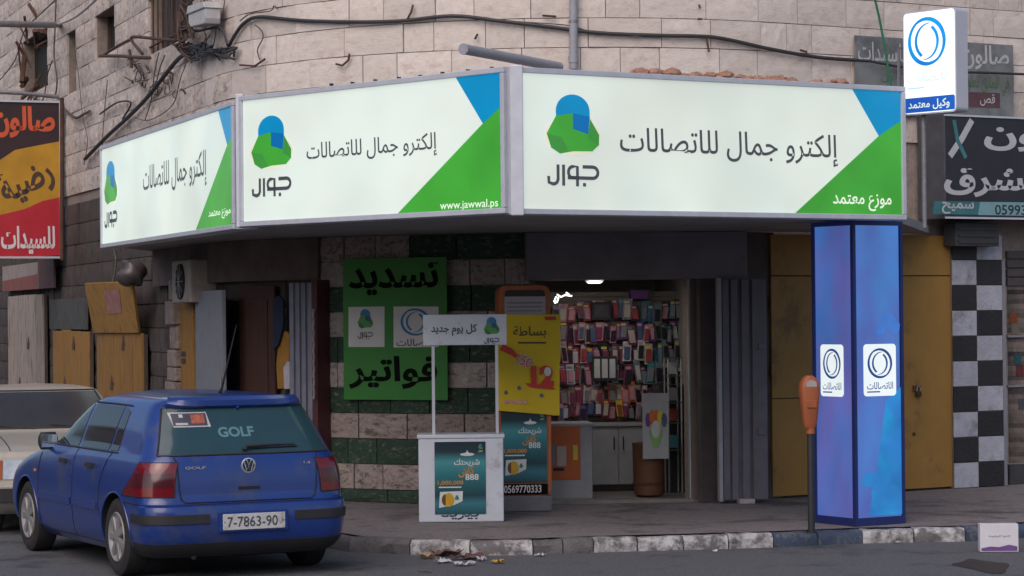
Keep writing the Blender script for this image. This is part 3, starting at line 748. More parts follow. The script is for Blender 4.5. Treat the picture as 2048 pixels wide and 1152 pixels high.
for q in ((aL, aR, zb, zb + .03), (aL, aR, zt - .03, zt), (aR - .03, aR, zb + .032, zt - .032)): st_.part('frame_rail', MB().fbox(fS, *q, .0, .03), alu)
orl = mat('orange_letter', (.55, .09, .03), .5, .1); whl = mat('white_letter', (.62, .6, .62), .5, .1)
text_px(st_, fS, 'صالون', -14, 212, 110, 276, orl, bold=.04, c=.006)
text_px(st_, fS, 'رضية', -2, 328, 108, 402, mat('dark_brown_letter', (.06, .035, .03), .5, .1), bold=.03, c=.007, rot=R(26))
text_px(st_, fS, 'للسيدات', 2, 452, 110, 508, whl, bold=.03, c=.008)
ps = st_.part('mounting_pipe', MB().tube([onY(-30, 183, 37.0), onY(40, 186, 37.1), onY(118, 194, 37.4)], .03, 8), greym, smooth=True)

# ------------------------------------------------------------------ lower left facade: doors
beige_w = mat('beige_painted_planks', (.31, .265, .23), .8, .3, 5, .3, 30, rnd=.12, col2=(.10, .07, .06), c2amt=.3, stretch=(3, 3, .6))
yel_w = mat('ochre_painted_planks', (.27, .14, .03), .75, .3, 5, .3, 30, rnd=.12, col2=(.2, .10, .03), c2amt=.3, stretch=(3, 3, .6))
def plank_door(u0, u1, vtop, n, m, label, off=.10, mark=True):
    f = wfr(u0, u1, off); zt = f.px((u0 + u1) / 2, vtop)[1]; t = Thing('plank_door', label, 'door', f(f.len / 2, .13))
    t.part('ledge', MB().fbox(f, 0, f.len, .15, zt - .01, -.05, -.012), wood_d)
    rr = random.Random(u0)
    for i in range(n):
        a = f.len * i / n; t.part('plank', MB().fbox(f, a + .028, a + f.len / n - .028, .15, zt + rr.uniform(-.015, .015), -.01, .02 + rr.uniform(0, .008)), m, bevel=.005)
    for (du, v) in ((.35, 770), (.6, 690)):
        a, b = f.px(u0 + (u1 - u0) * du, v); t.part('rust_patch', MB().prism(f, [(a - .1, b - .06), (a + .08, b - .07), (a + .12, b + .03), (a + .02, b + .13), (a - .06, b + .02)], .02, .034), rust)
    return t, f
plank_door(18, 88, 590, 5, beige_w, 'tall beige plank door at the far left behind the beige car')
plank_door(108, 179, 661, 4, yel_w, 'left yellow plank door, shorter, under a dark grey panel')
t2, f2 = plank_door(195, 287, 666, 5, yel_w, 'right yellow plank door beneath the tilted yellow flap')
f = wfr(100, 172, .10); t = Thing('wall_panel', 'dark grey stained panel above the left yellow plank door', 'panel', f(0, 2)); a0, b0 = f.px(100, 658); a1, b1 = f.px(172, 596)
t.part('panel', MB().fbox(f, a0, a1, b0, b1, -.03, .01), mat('grey_stained_panel', (.06, .062, .06), .8, .4, 6), bevel=.004)
# tilted flap
fy = MB(); q = [f2(*f2.px(195, 664), .03), f2(*f2.px(286, 664), .03)]
tp = [onY(268, 562, q[1].y - .55), onY(173, 566, q[0].y - .55)]
P4 = [q[0], q[1], tp[0], tp[1]]; nrm = (P4[1] - P4[0]).cross(P4[3] - P4[0]).normalized() * .03
fl = Thing('shutter_flap', 'yellow metal flap tilted out with a faded red sticker', 'shutter', P4[0])
fy.hexa([P4[0], P4[1], P4[1] + nrm, P4[0] + nrm, P4[3], P4[2], P4[2] + nrm, P4[3] + nrm])
fl.part('flap_sheet', fy, mat('ochre_metal', (.34, .18, .04), .7, .25, 4, col2=(.16, .08, .03), c2amt=.3))
nf = (P4[1] - P4[0]).cross(P4[3] - P4[0]).normalized()
if nf.y > 0: nf = -nf
def fpt(a, b): return P4[0] * (1 - a) * (1 - b) + P4[1] * a * (1 - b) + P4[3] * (1 - a) * b + P4[2] * a * b + nf * .037
fl.part('sticker', MB().poly([fpt(.42, .38), fpt(.72, .40), fpt(.74, .86), (fpt(.42, .86))]), mat('faded_pink_sticker', (.34, .17, .15), .6, .5, 9), smooth='keep')
pk = mat('plastic_bag', (.07, .06, .062), .35, .3, 6)
def lump(name, c, r, m, label, cat, seed, sub=3, amp=.35, sq=(1, 1, 1), group=None):
    bm = bmesh.new(); bmesh.ops.create_icosphere(bm, subdivisions=sub, radius=1); rn = random.Random(seed); ph = [(rn.uniform(1, 6), rn.uniform(1, 6), rn.uniform(1, 6), rn.uniform(0, 6)) for _ in range(5)]
    mb = MB()
    for v in bm.verts:
        k = 1 + amp * sum(math.sin(a * v.co.x + b * v.co.y + c_ * v.co.z + d) for a, b, c_, d in ph) / 5
        mb.v.append((c[0] + v.co.x * r * k * sq[0], c[1] + v.co.y * r * k * sq[1], c[2] + v.co.z * r * k * sq[2]))
    for f_ in bm.faces: mb.f.append(tuple(v.index for v in f_.verts))
    bm.free(); return single(name, mb, m, label, cat, group, loc=c, smooth='keep')
bp = wpt(262, 548, .35); lump('plastic_bag', bp, .17, pk, 'crumpled grey plastic bag hanging above the yellow flap', 'bag', 4)
# small red and white poster board under salon sign
f = wfr(4, 110, .14); t = Thing('shop_board', 'small white and red board on the wall under the tall salon sign', 'sign', f(0, 2.4))
a0, b0 = f.px(5, 583); a1, b1 = f.px(75, 524); a2 = f.px(106, 550)[0]
t.part('board', MB().fbox(f, a0, a1, b0, b1, -.04, 0), mat('dirty_cream', (.30, .24, .22), .6, .3), bevel=.004)
t.part('red_band', MB().poly([f(a0, b0, .004), f(a1, b0, .004), f(a1, b0 + (b1 - b0) * .55, .004), f(a0, b0 + (b1 - b0) * .42, .004)]), mat('faded_red', (.22, .06, .05), .6, .3), smooth='keep')
t.part('maroon_board', MB().fbox(f, a1 + .02, a2, b0, b1 + .1, -.04, -.01), mat('maroon_board', (.10, .045, .045), .7, .3))
# white broken stone jamb, narrow yellow door, AC unit
brk = mat('broken_white_stone', (.24, .20, .18), .9, .4, 10, .8, 30)
f = wfr(338, 356, .16); mb = MB(); zz0 = .13; rr = random.Random(8); i = 0; zt = f.px(346, 560)[1]
t = Thing('stone_jamb', 'rough broken white stone jamb left of the narrow yellow door', 'wall', f(0, .13))
while zz0 < zt:
    h_ = rr.uniform(.16, .3); mb = MB().fbox(f, rr.uniform(-.02, .06), f.len * rr.uniform(.85, 1), zz0, min(zt, zz0 + h_ - .01), -.2, rr.uniform(.0, .06)); t.part('stone', mb, brk, bevel=.02); zz0 += h_
f = wfr(353, 389, .10); t = Thing('narrow_door', 'narrow yellow door beside the broken stone jamb', 'door', f(0, .13)); zt = f.px(370, 606)[1]
t.part('door_leaf', MB().fbox(f, 0, f.len, .14, zt, -.04, .02), yel_w, bevel=.01)
for v in (708, 722): a, b = f.px(371, v); t.part('stencil', flat(f, [(a - .12, b - .03), (a + .12, b - .03), (a + .12, b + .03), (a - .12, b + .03)], .024), wood_d, smooth='keep')
f = wfr(361, 398, .2); t = Thing('air_conditioner', 'outdoor air conditioner unit with round dark fan above the narrow yellow door', 'air conditioner', f(0, 2.2)); a0, b0 = f.px(361, 606); a1, b1 = f.px(398, 519)
t.part('casing', MB().fbox(f, 0, a1, b0, b1, -.25, .1), mat('dirty_ac_casing', (.28, .25, .23), .6, .3), bevel=.02)
rr_f = (b1 - b0) * .42; cc = f(a1 * .5, (b0 + b1) / 2, .1); t.part('fan_grille', MB().lathe(cc, f.n, [(0, .0), (.0, rr_f), (.02, rr_f), (.022, rr_f * .9), (.012, rr_f * .86), (.012, .0)], 24), dark, smooth=True)
mbg = MB()
for k in range(5): mbg.tube([f(a1 * .5 + rr_f * math.cos(x), (b0 + b1) / 2 + rr_f * math.sin(x), .128) for x in (k * .63, k * .63 + math.pi)], .006, 5)
t.part('fan_guard', mbg, greym)
# grey metal door panel, dark brown leaf
P0, P1 = wall_s(391, 700, .2), wall_s(476, 700, .25)
f = Fr(path(P0, .20)[0], path(P1, .45)[0]); t = Thing('metal_door', 'plain pale grey metal door leaf under the left lit sign', 'door', f(0, .13)); a1, zt = f.px(474, 578)
greyd = mat('pale_grey_metal', (.19, .20, .24), .55, .25, 3, col2=(.14, .145, .17), c2amt=.35)
t.part('door_leaf', MB().fbox(f, 0, f.len, .15, zt, -.05, 0), greyd, bevel=.008)
for b in (.6, 1.3): t.part('hinge', MB().tube([f(f.len - .01, b, .01), f(f.len - .01, b + .12, .01)], .012, 8), greym)
f = wfr(478, 548, .12); t = Thing('wooden_door', 'dark brown door leaf between the pale grey door and the folded shutters', 'door', f(0, .13)); zt = f.px(510, 572)[1]
t.part('door_leaf', MB().fbox(f, 0, f.len, .15, zt, -.04, .0), mat('dark_red_brown_wood', (.05, .022, .018), .7, .3, 5, stretch=(3, 3, .5)), bevel=.008)
t.part('door_panel', MB().fbox(f, .12, f.len - .12, .4, zt - .15, .001, .015), MATS['dark_red_brown_wood'], bevel=.008)
f = wfr(546, 582, .06); single('doorway_shade_panel', MB().fbox(f, 0, f.len, .13, f.px(560, 572)[1], -.1, -.04), dark, 'black panel painting the shade of the doorway behind the hanging yellow clothes', 'doorway')  # black panel paints the shade inside the doorway
f = wfr(546, 582, .14); clo = Thing('hanging_clothes', 'yellow and blue garment hanging in the dark doorway by the folded shutters', 'clothes', f(.1, .9)); 
def cloth(pts, c, m, nm): clo.part(nm, MB().prism(f, [f.px(u, v, c) for u, v in pts], c - .03, c), m, bevel=.006)
cloth([(556, 690), (560, 670), (570, 662), (578, 668), (578, 776), (555, 778), (552, 730)], .05, mat('yellow_cloth', (.26, .13, .02), .8, .3), 'yellow_shirt')
cloth([(545, 600), (556, 590), (566, 600), (566, 650), (556, 690), (546, 700)], .09, mat('navy_cloth', (.008, .014, .04), .8, .3), 'blue_shirt')
cloth([(566, 735), (574, 722), (579, 724), (579, 778), (568, 778)], .10, mat('white_cloth', (.40, .38, .42), .8, .3), 'white_towel')
# folded shutters left of the pier
fold = Thing('folding_shutter', 'stack of folded grey metal shutter leaves beside the striped wall', 'shutter', wpt(605, 900, .3))
grf = mat('blue_grey_metal', (.17, .18, .23), .5, .25, 6); 
for i, (ua, ub) in enumerate(((578, 586), (588, 598), (600, 610), (613, 623))):
    f = wfr(ua, ub, .34 - .03 * i); zt = f.px(ua, 566)[1]; fold.part('shutter_leaf', MB().fbox(f, 0, f.len, .14, zt, -.35, 0), grf, bevel=.006)
f = wfr(624, 634, .26); fold.part('guide_rail', MB().fbox(f, 0, f.len, .14, f.px(628, 560)[1], -.2, 0), mat('dark_red_rail', (.07, .02, .025), .6, .3))
f = wfr(627, 630, .30); fold.part('chain', MB().tube([f(0, f.px(628, v)[1], .01 * (i % 2)) for i, v in enumerate(range(618, 801, 12))], .012, 6), mat('dull_chain', (.30, .24, .22), .5, .5, 40))
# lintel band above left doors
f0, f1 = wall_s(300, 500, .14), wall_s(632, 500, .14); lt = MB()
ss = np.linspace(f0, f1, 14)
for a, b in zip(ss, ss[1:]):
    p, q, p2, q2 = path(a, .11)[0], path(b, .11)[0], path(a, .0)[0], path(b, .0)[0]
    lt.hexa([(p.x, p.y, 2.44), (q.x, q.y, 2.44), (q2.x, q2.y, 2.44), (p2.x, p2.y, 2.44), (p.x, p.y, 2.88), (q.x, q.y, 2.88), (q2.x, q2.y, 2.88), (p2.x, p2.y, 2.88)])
build.part('lintel', lt, darkwall)

# ------------------------------------------------------------------ posters on the striped wall
f = wfr(687, 893, .15); gp = Thing('bill_poster', 'large green poster with black Arabic lettering on the striped wall', 'poster', f(f.len / 2, 1))
grp = mat('green_poster', (.022, .17, .02), .6, .15, 2); blki = mat('black_ink', (.005, .006, .005), .9, .1, spec=.1)
a0, b0 = f.px(688, 799); a1, b1 = f.px(893, 516); b1 = (b1 + f.px(688, 516)[1]) / 2
gp.part('sheet', MB().fbox(f, a0, a1, b0, b1, -.004, 0), grp)
text_px(gp, f, 'تسديد', 697, 526, 878, 590, blki, bold=.03); text_px(gp, f, 'فواتير', 697, 712, 874, 778, blki, bold=.03)
pw = mat('poster_white', (.50, .50, .50), .6, .1)
PJ = (mat('p_blue', (.02, .15, .32), .6, .1), mat('p_blue_dark', (.01, .07, .2), .6, .1), mat('p_green', (.06, .25, .05), .6, .1), mat('p_green_dark', (.03, .14, .05), .6, .1), None, mat('p_ink', (.03, .035, .05), .6, .1))
w1 = gp.part('white_square', pxpoly(f, [(697, 614), (769, 613), (769, 694), (697, 694)], .003), pw, smooth='keep')
ca, cb = f.px(731, 638); jlogo(gp, f, ca, cb, .19, PJ, c=.005, parent=w1)
w2 = gp.part('white_square', pxpoly(f, [(787, 613), (877, 613), (877, 694), (787, 695)], .003), pw, smooth='keep')
ca, cb = f.px(831, 644); swirl(gp, f, ca, cb, .17, .14, PJ[0], c=.005, parent=w2)
text_px(gp, f, 'الاتصالات', 793, 678, 872, 692, PJ[5], bold=.01, c=.005, parent=w2)

# ------------------------------------------------------------------ shop
fS0 = Fr(path(S_SHOP0)[0], path(S_SHOP1)[0]); LS = fS0.len; DEP = 3.4
shop_w = mat('shop_wall_cream', (.30, .29, .27), .8, .2); floor_m = mat('shop_floor_tile', (.22, .20, .19), .35, .25, 3)
rm = Thing('shop_room', 'lit interior of the phone shop with pegboard back wall and tiled floor', 'room', fS0(LS / 2, .13, -1))
rm.part('floor', MB().fbox(fS0, -.02, LS + .1, .1, .15, -DEP, .05), floor_m)
rm.part('back_wall', MB().fbox(fS0, -.6, LS + 1.0, .15, 2.5, -DEP - .05, -DEP), mat('pegboard', (.24, .21, .18), .7, .3, 30))
rm.part('side_wall', MB().fbox(fS0, -.10, -.05, .15, 2.5, -DEP, -.3), shop_w)
rm.part('side_wall', MB().fbox(fS0, LS + .1, LS + .15, .15, 2.5, -DEP, -.3), shop_w)
rm.part('ceiling', MB().fbox(fS0, -.1, LS + .15, 2.5, 2.55, -DEP, -.2), mat('shop_ceiling', (.26, .26, .27), .7, .1))
lampm = lit('lamp_glow', (1, .96, .9), 5, .0)
la, lb = fS0.px(1189, 563, -.55)
lp = Thing('ceiling_lamp', 'round bright ceiling lamp inside the shop doorway', 'lamp', fS0(la, 2.5, -.55))
lp.part('lamp_stem', MB().tube([fS0(la, 2.5, -.55), fS0(la, lb + .02, -.55)], .03, 10), alu)
lp.part('lamp_rim', MB().lathe(fS0(la, lb + .0245, -.55), (0, 0, -1), [(0, .10), (.02, .10), (.024, .085)], 24), alu, smooth=True)
lp.part('lamp_disc', MB().lathe(fS0(la, lb, -.55), (0, 0, -1), [(0, .080), (.012, .075), (.02, .05)], 24), lampm, smooth=True)
al = bpy.data.lights.new('shop_lamp_light', 'AREA'); al.shape = 'DISK'; al.size = .3; al.energy = 2.5; al.color = (1, .9, .8)
ao = bpy.data.objects.new('shop_lamp_light', al); COL.objects.link(ao); ao.location = fS0(la, lb - .03, -.55); 
al2 = bpy.data.lights.new('added_shop_fill', 'AREA'); al2.shape = 'RECTANGLE'; al2.size = 1.4; al2.size_y = .06; al2.energy = 5.5; al2.color = (1, .96, .93)  # added fill light, brightens the shop stock from out of sight
ao2 = bpy.data.objects.new('added_shop_fill', al2); COL.objects.link(ao2); ao2.location = fS0(LS / 2, 2.44, -.32)
lp2 = Thing('added_fill_tube', 'added tube light, unseen behind the doorway lintel, brightening the shop', 'lamp', fS0(LS / 2, 2.5, -.32))  # added unseen tube, gives the fill light a body
lp2.part('tube', MB().tube([fS0(LS / 2 - .7, 2.462, -.32), fS0(LS / 2 + .7, 2.462, -.32)], .013, 8), lampm)
lp2.part('fitting', MB().fbox(fS0, LS / 2 - .75, LS / 2 + .75, 2.478, 2.5, -.35, -.29), alu)
# door frame, lintel band, glass edge
grb = mat('grey_lintel_sheet', (.16, .15, .175), .6, .25, 3)
fl0 = fS0.off(.05); a0, zl0 = fl0.px(1085, 560); 
t = Thing('shutter_box', 'wide dull grey shutter housing above the shop doorway', 'shutter box', fl0(LS / 2, 2.44)); 
t.part('housing', MB().fbox(fl0, -.05, LS + .5, 2.40, 2.88, -.05, .16), grb, bevel=.01)
fd = fS0.off(-.02); brn = mat('brown_frame', (.12, .095, .085), .5, .25)
t = Thing('door_frame', 'brown metal frame round the open shop doorway', 'door frame', fd(LS, .13))
aj, _ = fd.px(1380, 700); t.part('jamb', MB().fbox(fd, aj, LS + .30, .13, 2.44, -.12, .03), brn, bevel=.006)
t.part('glass_edge', MB().fbox(fd, aj - .012, aj - .002, .15, 2.42, -.1, .0), mat('bright_glass_edge', (.45, .5, .5), .2, .1))
t.part('jamb', MB().fbox(fd, -.02, .05, .13, 2.44, -.12, .03), brn)
t.part('threshold', MB().fbox(fd, .05, aj, .13, .165, -.1, .12), mat('threshold_stone', (.2, .18, .17), .6, .3))
# neon script
tn = Thing('neon_script', 'small white neon script in the upper left of the doorway', 'neon sign', fS0(*fS0.px(1110, 600, -.3), -.3))
fn_ = fS0.off(-.3); mb = MB()
for pts in ([(1108, 604), (1112, 594), (1117, 596), (1114, 604), (1109, 606)], [(1114, 589), (1122, 594), (1130, 590), (1144, 592)], [(1132, 585), (1138, 589)]): mb.tube([fn_(*fn_.px(u, v)) for u, v in pts], .009, 6)
tn.part('neon_tube', mb, lit('neon_white', (1, 1, .98), 2.4, 0))
# packs on the back display
fD = fS0.off(-1.75)
zdt = fD.px(1240, 596)[1]
disp = Thing('display_board', 'slatted display board hung with phone cases at the back of the shop', 'display', fD(LS / 2, .9))
for i, v in enumerate(range(588, 842, 10)):
    z = fD.px(1240, v)[1]; disp.part('slat', MB().fbox(fD, fD.px(1085, v)[0], fD.px(1385, v)[0], z - .024, z + .024, -.05, -.03), mat('slat_board', (.20, .165, .14), .6, .3, rnd=.1))
COLS = {'white': (.5, .5, .5), 'pink': (.50, .24, .30), 'magenta': (.20, .04, .09), 'black': (.02, .02, .025), 'red': (.32, .05, .05), 'blue': (.07, .11, .20), 'cream': (.45, .4, .33), 'grey': (.2, .2, .22), 'purple': (.14, .05, .22), 'orange': (.6, .15, .02), 'yellow': (.6, .5, .04), 'teal': (.05, .2, .24)}
ORD = ['first', 'second', 'third', 'fourth', 'fifth', 'sixth', 'seventh', 'eighth', 'ninth', 'tenth', 'eleventh', 'twelfth', 'thirteenth', 'fourteenth', 'fifteenth', 'sixteenth', 'seventeenth', 'eighteenth', 'nineteenth', 'twentieth']
pr = random.Random(17); chm = mat('chrome_post', (.5, .5, .52), .25, .1, metal=.6)
def pack(u, v, w, h, card, case, row, idx, dep):
    f = fD.off(dep); a, b = f.px(u, v); o = f(a, b)
    t = Thing('phone_case_pack', f'{card} pack with {case} case, {ORD[idx]} from left in {row} row of shop display', 'phone case', o, 'phone case packs hanging in the shop')
    g2 = Fr(o, d=f.x); lean = pr.uniform(-.16, .16)
    def q(a, b, c): return g2(a + lean * (b - o.z), b, c)
    kk_ = pr.choice(['white', 'cream', 'pink', 'yellow', 'teal', 'grey']); mb = MB(); x0, x1, z0, z1 = -w / 2, w / 2, o.z - h / 2, o.z + h / 2
    mb.hexa([q(x0, z0, .012), q(x1, z0, .012), q(x1, z0, 0), q(x0, z0, 0), q(x0, z1, .012), q(x1, z1, .012), q(x1, z1, 0), q(x0, z1, 0)])
    t.part('card', mb, mat('glossy_' + card, COLS[card], .22, .5, 22))
    t.part('print_label', MB().poly([q(x0 + w * .1, z1 - h * .22, .0135), q(x0 + w * .7, z1 - h * .22, .0135), q(x0 + w * .7, z1 - h * .10, .0135), q(x0 + w * .1, z1 - h * .10, .0135)]), mat('card_' + kk_, COLS[kk_], .45, .15), smooth='keep')
    t.part('hook', MB().tube([q(0, z1 - .006, -.12), q(0, z1 - .006, .03)], .003, 5), chm)
    mb = MB(); m_ = .16 * w; x0 += m_; x1 -= m_; z0 += h * .1; z1 -= h * .26
    mb.hexa([q(x0, z0, .03), q(x1, z0, .03), q(x1, z0, .013), q(x0, z0, .013), q(x0, z1, .03), q(x1, z1, .03), q(x1, z1, .013), q(x0, z1, .013)])
    t.part('phone_case', mb, mat('case_' + case, COLS[case], .25, .15), bevel=.005)
rows = [('top', 622, 38, ['magenta', 'pink', 'black', 'red', 'white', 'teal', 'grey']), ('second', 664, 40, ['white', 'pink', 'magenta', 'cream', 'blue', 'purple']),
        ('third', 706, 42, ['white', 'cream', 'red', 'magenta', 'pink', 'black', 'white']), ('fourth', 748, 42, ['black', 'white', 'magenta', 'cream', 'grey', 'white']),
        ('fifth', 789, 38, ['cream', 'red', 'white', 'grey', 'pink', 'orange']), ('lowest', 820, 34, ['white', 'red', 'yellow', 'black', 'pink', 'purple'])]
for rn_, vv, hh, cs in rows:
    u = 1112; i = 0
    while u < 1374 and i < 20:
        w = pr.uniform(.055, .10); cd = pr.choice(cs); ce = pr.choice(['white', 'black', 'pink', 'magenta', 'grey', 'red', 'cream', 'blue'])
        if ce == cd: ce = 'black' if cd != 'black' else 'grey'
        if u > 1290 and rn_ in ('fourth', 'fifth', 'lowest') and pr.random() < .5: cd, ce = 'grey', 'black'
        if u > 1285 and pr.random() < .55: cd, ce = pr.choice((('teal', 'grey'), ('grey', 'black'), ('black', 'grey'), ('blue', 'teal')))
        pack(u, vv + pr.uniform(-6, 6), w, hh / 178 * pr.uniform(.8, 1.05), cd, ce, rn_, i, pr.uniform(.02, .16)); u += w * 178 * pr.uniform(.85, 1.1); i += 1
t = Thing('tablet_box', 'large black box among the phone cases in the top row', 'box', fD(*fD.px(1205, 640), .2)); f = fD.off(.2)
a0, b0 = f.px(1184, 640); a1, b1 = f.px(1222, 604); t.part('carton', MB().fbox(f, a0, a1, b0, b1, -.06, .0), mat('card_black', COLS['black']), bevel=.004); t.part('print', flat(f, [(a0 + .03, b0 + .03), (a1 - .03, b0 + .03), (a1 - .03, b1 - .03), (a0 + .03, b1 - .03)], .003), mat('dark_print', (.05, .04, .05), .3, .5, 9), smooth='keep')
t = Thing('purple_box', 'purple box on top of the phone case display', 'box', fD(*fD.px(1275, 598), .05)); a0, b0 = fD.px(1258, 598); a1, b1 = fD.px(1292, 583)
t.part('carton', MB().fbox(fD, a0, a1, b0, b1, .02, .14), mat('card_purple', COLS['purple']), bevel=.004); t.part('lid', MB().fbox(fD, a0 - .005, a1 + .005, b1, b1 + .015, .015, .145), mat('card_purple', COLS['purple']))
# three framed phones in row
f = fD.off(.22)
t = Thing('phone_rack', 'black rack holding three white phones in the fourth row', 'rack', f(*f.px(1206, 760))); a0, b0 = f.px(1185, 762); a1, b1 = f.px(1234, 712)
t.part('rack_frame', MB().fbox(f, a0, a1, b0, b1, -.03, -.005), blk)
for k in range(3): x = a0 + (a1 - a0) * (.07 + .31 * k); t.part('phone', MB().fbox(f, x, x + (a1 - a0) * .24, b0 + .03, b1 - .03, -.004, .008), mat('card_white', COLS['white']), bevel=.004)
# white counter with orange front, near the door at left
fC = fS0.off(-.35); t = Thing('sales_counter', 'white sales counter with orange poster front just inside the doorway', 'counter', fC(0, .15))
ca1, ct = fC.px(1184, 846); cw = mat('white_laminate', (.33, .33, .34), .5, .15)
t.part('cabinet', MB().fbox(fC, .06, ca1, .15, ct - .03, -.5, 0), cw, bevel=.006); t.part('counter_top', MB().fbox(fC, .055, ca1 + .02, ct - .03, ct, -.52, .02), cw, bevel=.006)
a0, b0 = fC.px(1098, 960); a1, b1 = fC.px(1160, 851); orp = t.part('orange_front', MB().fbox(fC, a0, a1, b0, b1, .002, .012), mat('orange_print', (.50, .11, .02), .5, .15), bevel=.003)
for (u, v, u2, v2, cn) in ((1101, 888, 1111, 930, 'grey'), (1114, 892, 1132, 932, 'cream'), (1146, 890, 1155, 920, 'yellow'), (1106, 935, 1128, 942, 'black')):
    x0, y0 = fC.px(u, v2); x1, y1 = fC.px(u2, v); t.part('print', flat(fC, [(x0, y0), (x1, y0), (x1, y1), (x0, y1)], .015), mat('card_' + cn, COLS[cn]), orp, smooth='keep')
fK = fS0.off(-1.3); t = Thing('storage_cabinet', 'low white cabinet with two doors below the phone case display', 'cabinet', fK(0, .15)); a0, _ = fK.px(1184, 900); a1, zt = fK.px(1292, 846); am = fK.px(1237, 900)[0]
t.part('carcass', MB().fbox(fK, a0 - .3, a1, .22, zt - .03, -.4, -.02), cw); t.part('worktop', MB().fbox(fK, a0 - .3, a1 + .02, zt - .03, zt, -.42, .02), cw, bevel=.004); t.part('plinth', MB().fbox(fK, a0 - .3, a1, .15, .22, -.4, -.05), wood_d)
for x0, x1, hx in ((a0, am, am - .05), (am, a1, am + .05)):
    d = t.part('door', MB().fbox(fK, x0 + .005, x1 - .005, .23, zt - .04, -.019, 0), cw, bevel=.003); t.part('handle', MB().tube([fK(hx, zt - .28, .02), fK(hx, zt - .14, .02)], .007, 6), blk, d)
# promo banner, wooden tub, glass shelf tower
fQ = fS0.off(-.25); t = Thing('hanging_banner', 'white promo banner with coloured balloon print inside the doorway', 'banner', fQ(*fQ.px(1310, 918)))
a0, b0 = fQ.px(1286, 918); a1, b1 = fQ.px(1336, 786)
t.part('sheet', MB().fbox(fQ, a0, a1, b0, b1, -.008, 0), mat('banner_white', (.36, .37, .38), .5, .1))
for k, cn in enumerate(('purple', 'orange', 'orange', 'yellow', 'blue')):
    cx_, cy2 = fQ.px(1296 + 8 * k, 840 - (6 if k in (1, 2, 3) else 0)); t.part('print', flat(fQ, arcpts(cx_, cy2, .03, .075, 0, 340, 10), .003 + k * .002), mat('card_' + cn, COLS[cn]), smooth='keep')
cx_, cy2 = fQ.px(1311, 862); t.part('print', flat(fQ, [(cx_ - .07, cy2), (cx_ - .02, cy2 - .17), (cx_ + .02, cy2 - .17), (cx_ + .07, cy2), (cx_, cy2 + .05)], .014), mat('banner_green', (.2, .4, .1), .5, .1), smooth='keep')
t.part('print', flat(fQ, arcpts(cx_, cy2 + .02, .045, .09, 0, 345, 16), .017), mat('card_white', COLS['white']), smooth='keep')
t.part('hanger', MB().tube([fQ((a0 + a1) / 2, b1, -.004), fQ((a0 + a1) / 2, 2.48, -.004)], .004, 5), blk)
t = Thing('wooden_tub', 'brown wooden tub beneath the balloon banner', 'tub', fQ(*fQ.px(1305, 985))); cx_ = fQ.px(1305, 960)[0]; ztb = fQ.px(1305, 888)[1]; c0 = fQ(cx_, .155, -.25)
t.part('tub_body', MB().lathe(c0, (0, 0, 1), [(0, .12), (.02, .155), (ztb - .175, .17), (ztb - .155, .175), (ztb - .155, .15)], 20), mat('orange_brown_wood', (.12, .05, .022), .6, .3, 6), smooth=True)
t.part('hoop', MB().lathe(c0 + Vector((0, 0, .12)), (0, 0, 1), [(0, .166), (.03, .168)], 20), rust)
t = Thing('glass_shelf_tower', 'narrow glass shelf tower with chrome posts at right of the doorway', 'display', fQ(*fQ.px(1350, 985))); fG = fS0.off(-.7); a0 = fG.px(1337, 800)[0]; a1 = fG.px(1363, 800)[0]; zt = fG.px(1350, 715)[1]
glm = mat('dim_glass', (.10, .12, .12), .1, .1); chm = mat('chrome_post', (.5, .5, .52), .25, .1, metal=.6)
for x in (a0, a1):
    for c in (0, -.25): t.part('post', MB().tube([fG(x, .16, c), fG(x, zt, c)], .010, 6), chm)
for v in (716, 752, 805, 846, 900): z = fG.px(1350, v)[1]; sh = t.part('shelf', MB().fbox(fG, a0 - .012, a1 + .012, z - .006, z + .006, -.262, .012), glm)
for k, (v, cn) in enumerate(((750, 'white'), (803, 'grey'), (844, 'red'), (898, 'teal'))):
    z = fG.px(1350, v)[1] + .008; single('phone_box', MB().fbox(fG, a0 + .02, a1 - .03, z, z + .13, -.18, -.08), mat('card_' + cn, COLS[cn]), f'small {cn} box on the narrow glass shelf tower, ' + ['upper shelf', 'second shelf', 'third shelf', 'bottom shelf'][k], 'box', bevel=.004)
# dark goods block behind the tower
fG2 = fS0.off(-1.0); a0, b0 = fG2.px(1318, 985); a1, b1 = fG2.px(1384, 770)
t = Thing('dark_showcase', 'dark low showcase at the right side of the shop', 'showcase', fG2(a0, .15)); t.part('carcass', MB().fbox(fG2, a0, a1 + .06, .15, b1, -.4, 0), mat('dark_green_black', (.025, .03, .028), .3, .4, 6), bevel=.01); t.part('shelf_edge', MB().fbox(fG2, a0, a1 + .06, b1 - .35, b1 - .33, .001, .02), glm)

# grey folded metal door at the right of the shop
qf = onz(1438, 1007, .13); fF = Fr(qf, d=(math.cos(R(10)), math.sin(R(10)))); aF = fF.px(1537, 900)[0]; zF = fF.px(1490, 556)[1]
t = Thing('folding_door', 'purple grey ribbed metal door folded open at the right of the shop', 'door', fF(0, .13)); gm2 = mat('purple_grey_metal', (.105, .10, .125), .55, .25, 5)
t.part('edge_post', MB().fbox(fF, -.0, .04, .15, zF, -.06, .03), mat('pale_edge_metal', (.26, .27, .31), .5, .15), bevel=.005)
t.part('sheet', MB().fbox(fF, .042, aF, .15, zF, -.05, -.02), gm2)
for x0, x1 in ((.05, .12), (.14, .21), (.25, .33), (.36, aF - .01)): t.part('rib', MB().fbox(fF, x0, min(x1, aF), .16, zF - .01, -.018, .012), gm2, bevel=.01)
for v in (690, 860): a, b = fF.px(1525, v); t.part('hinge', MB().fbox(fF, a - .05, a + .03, b - .05, b + .02, .013, .03), gm2, bevel=.005)
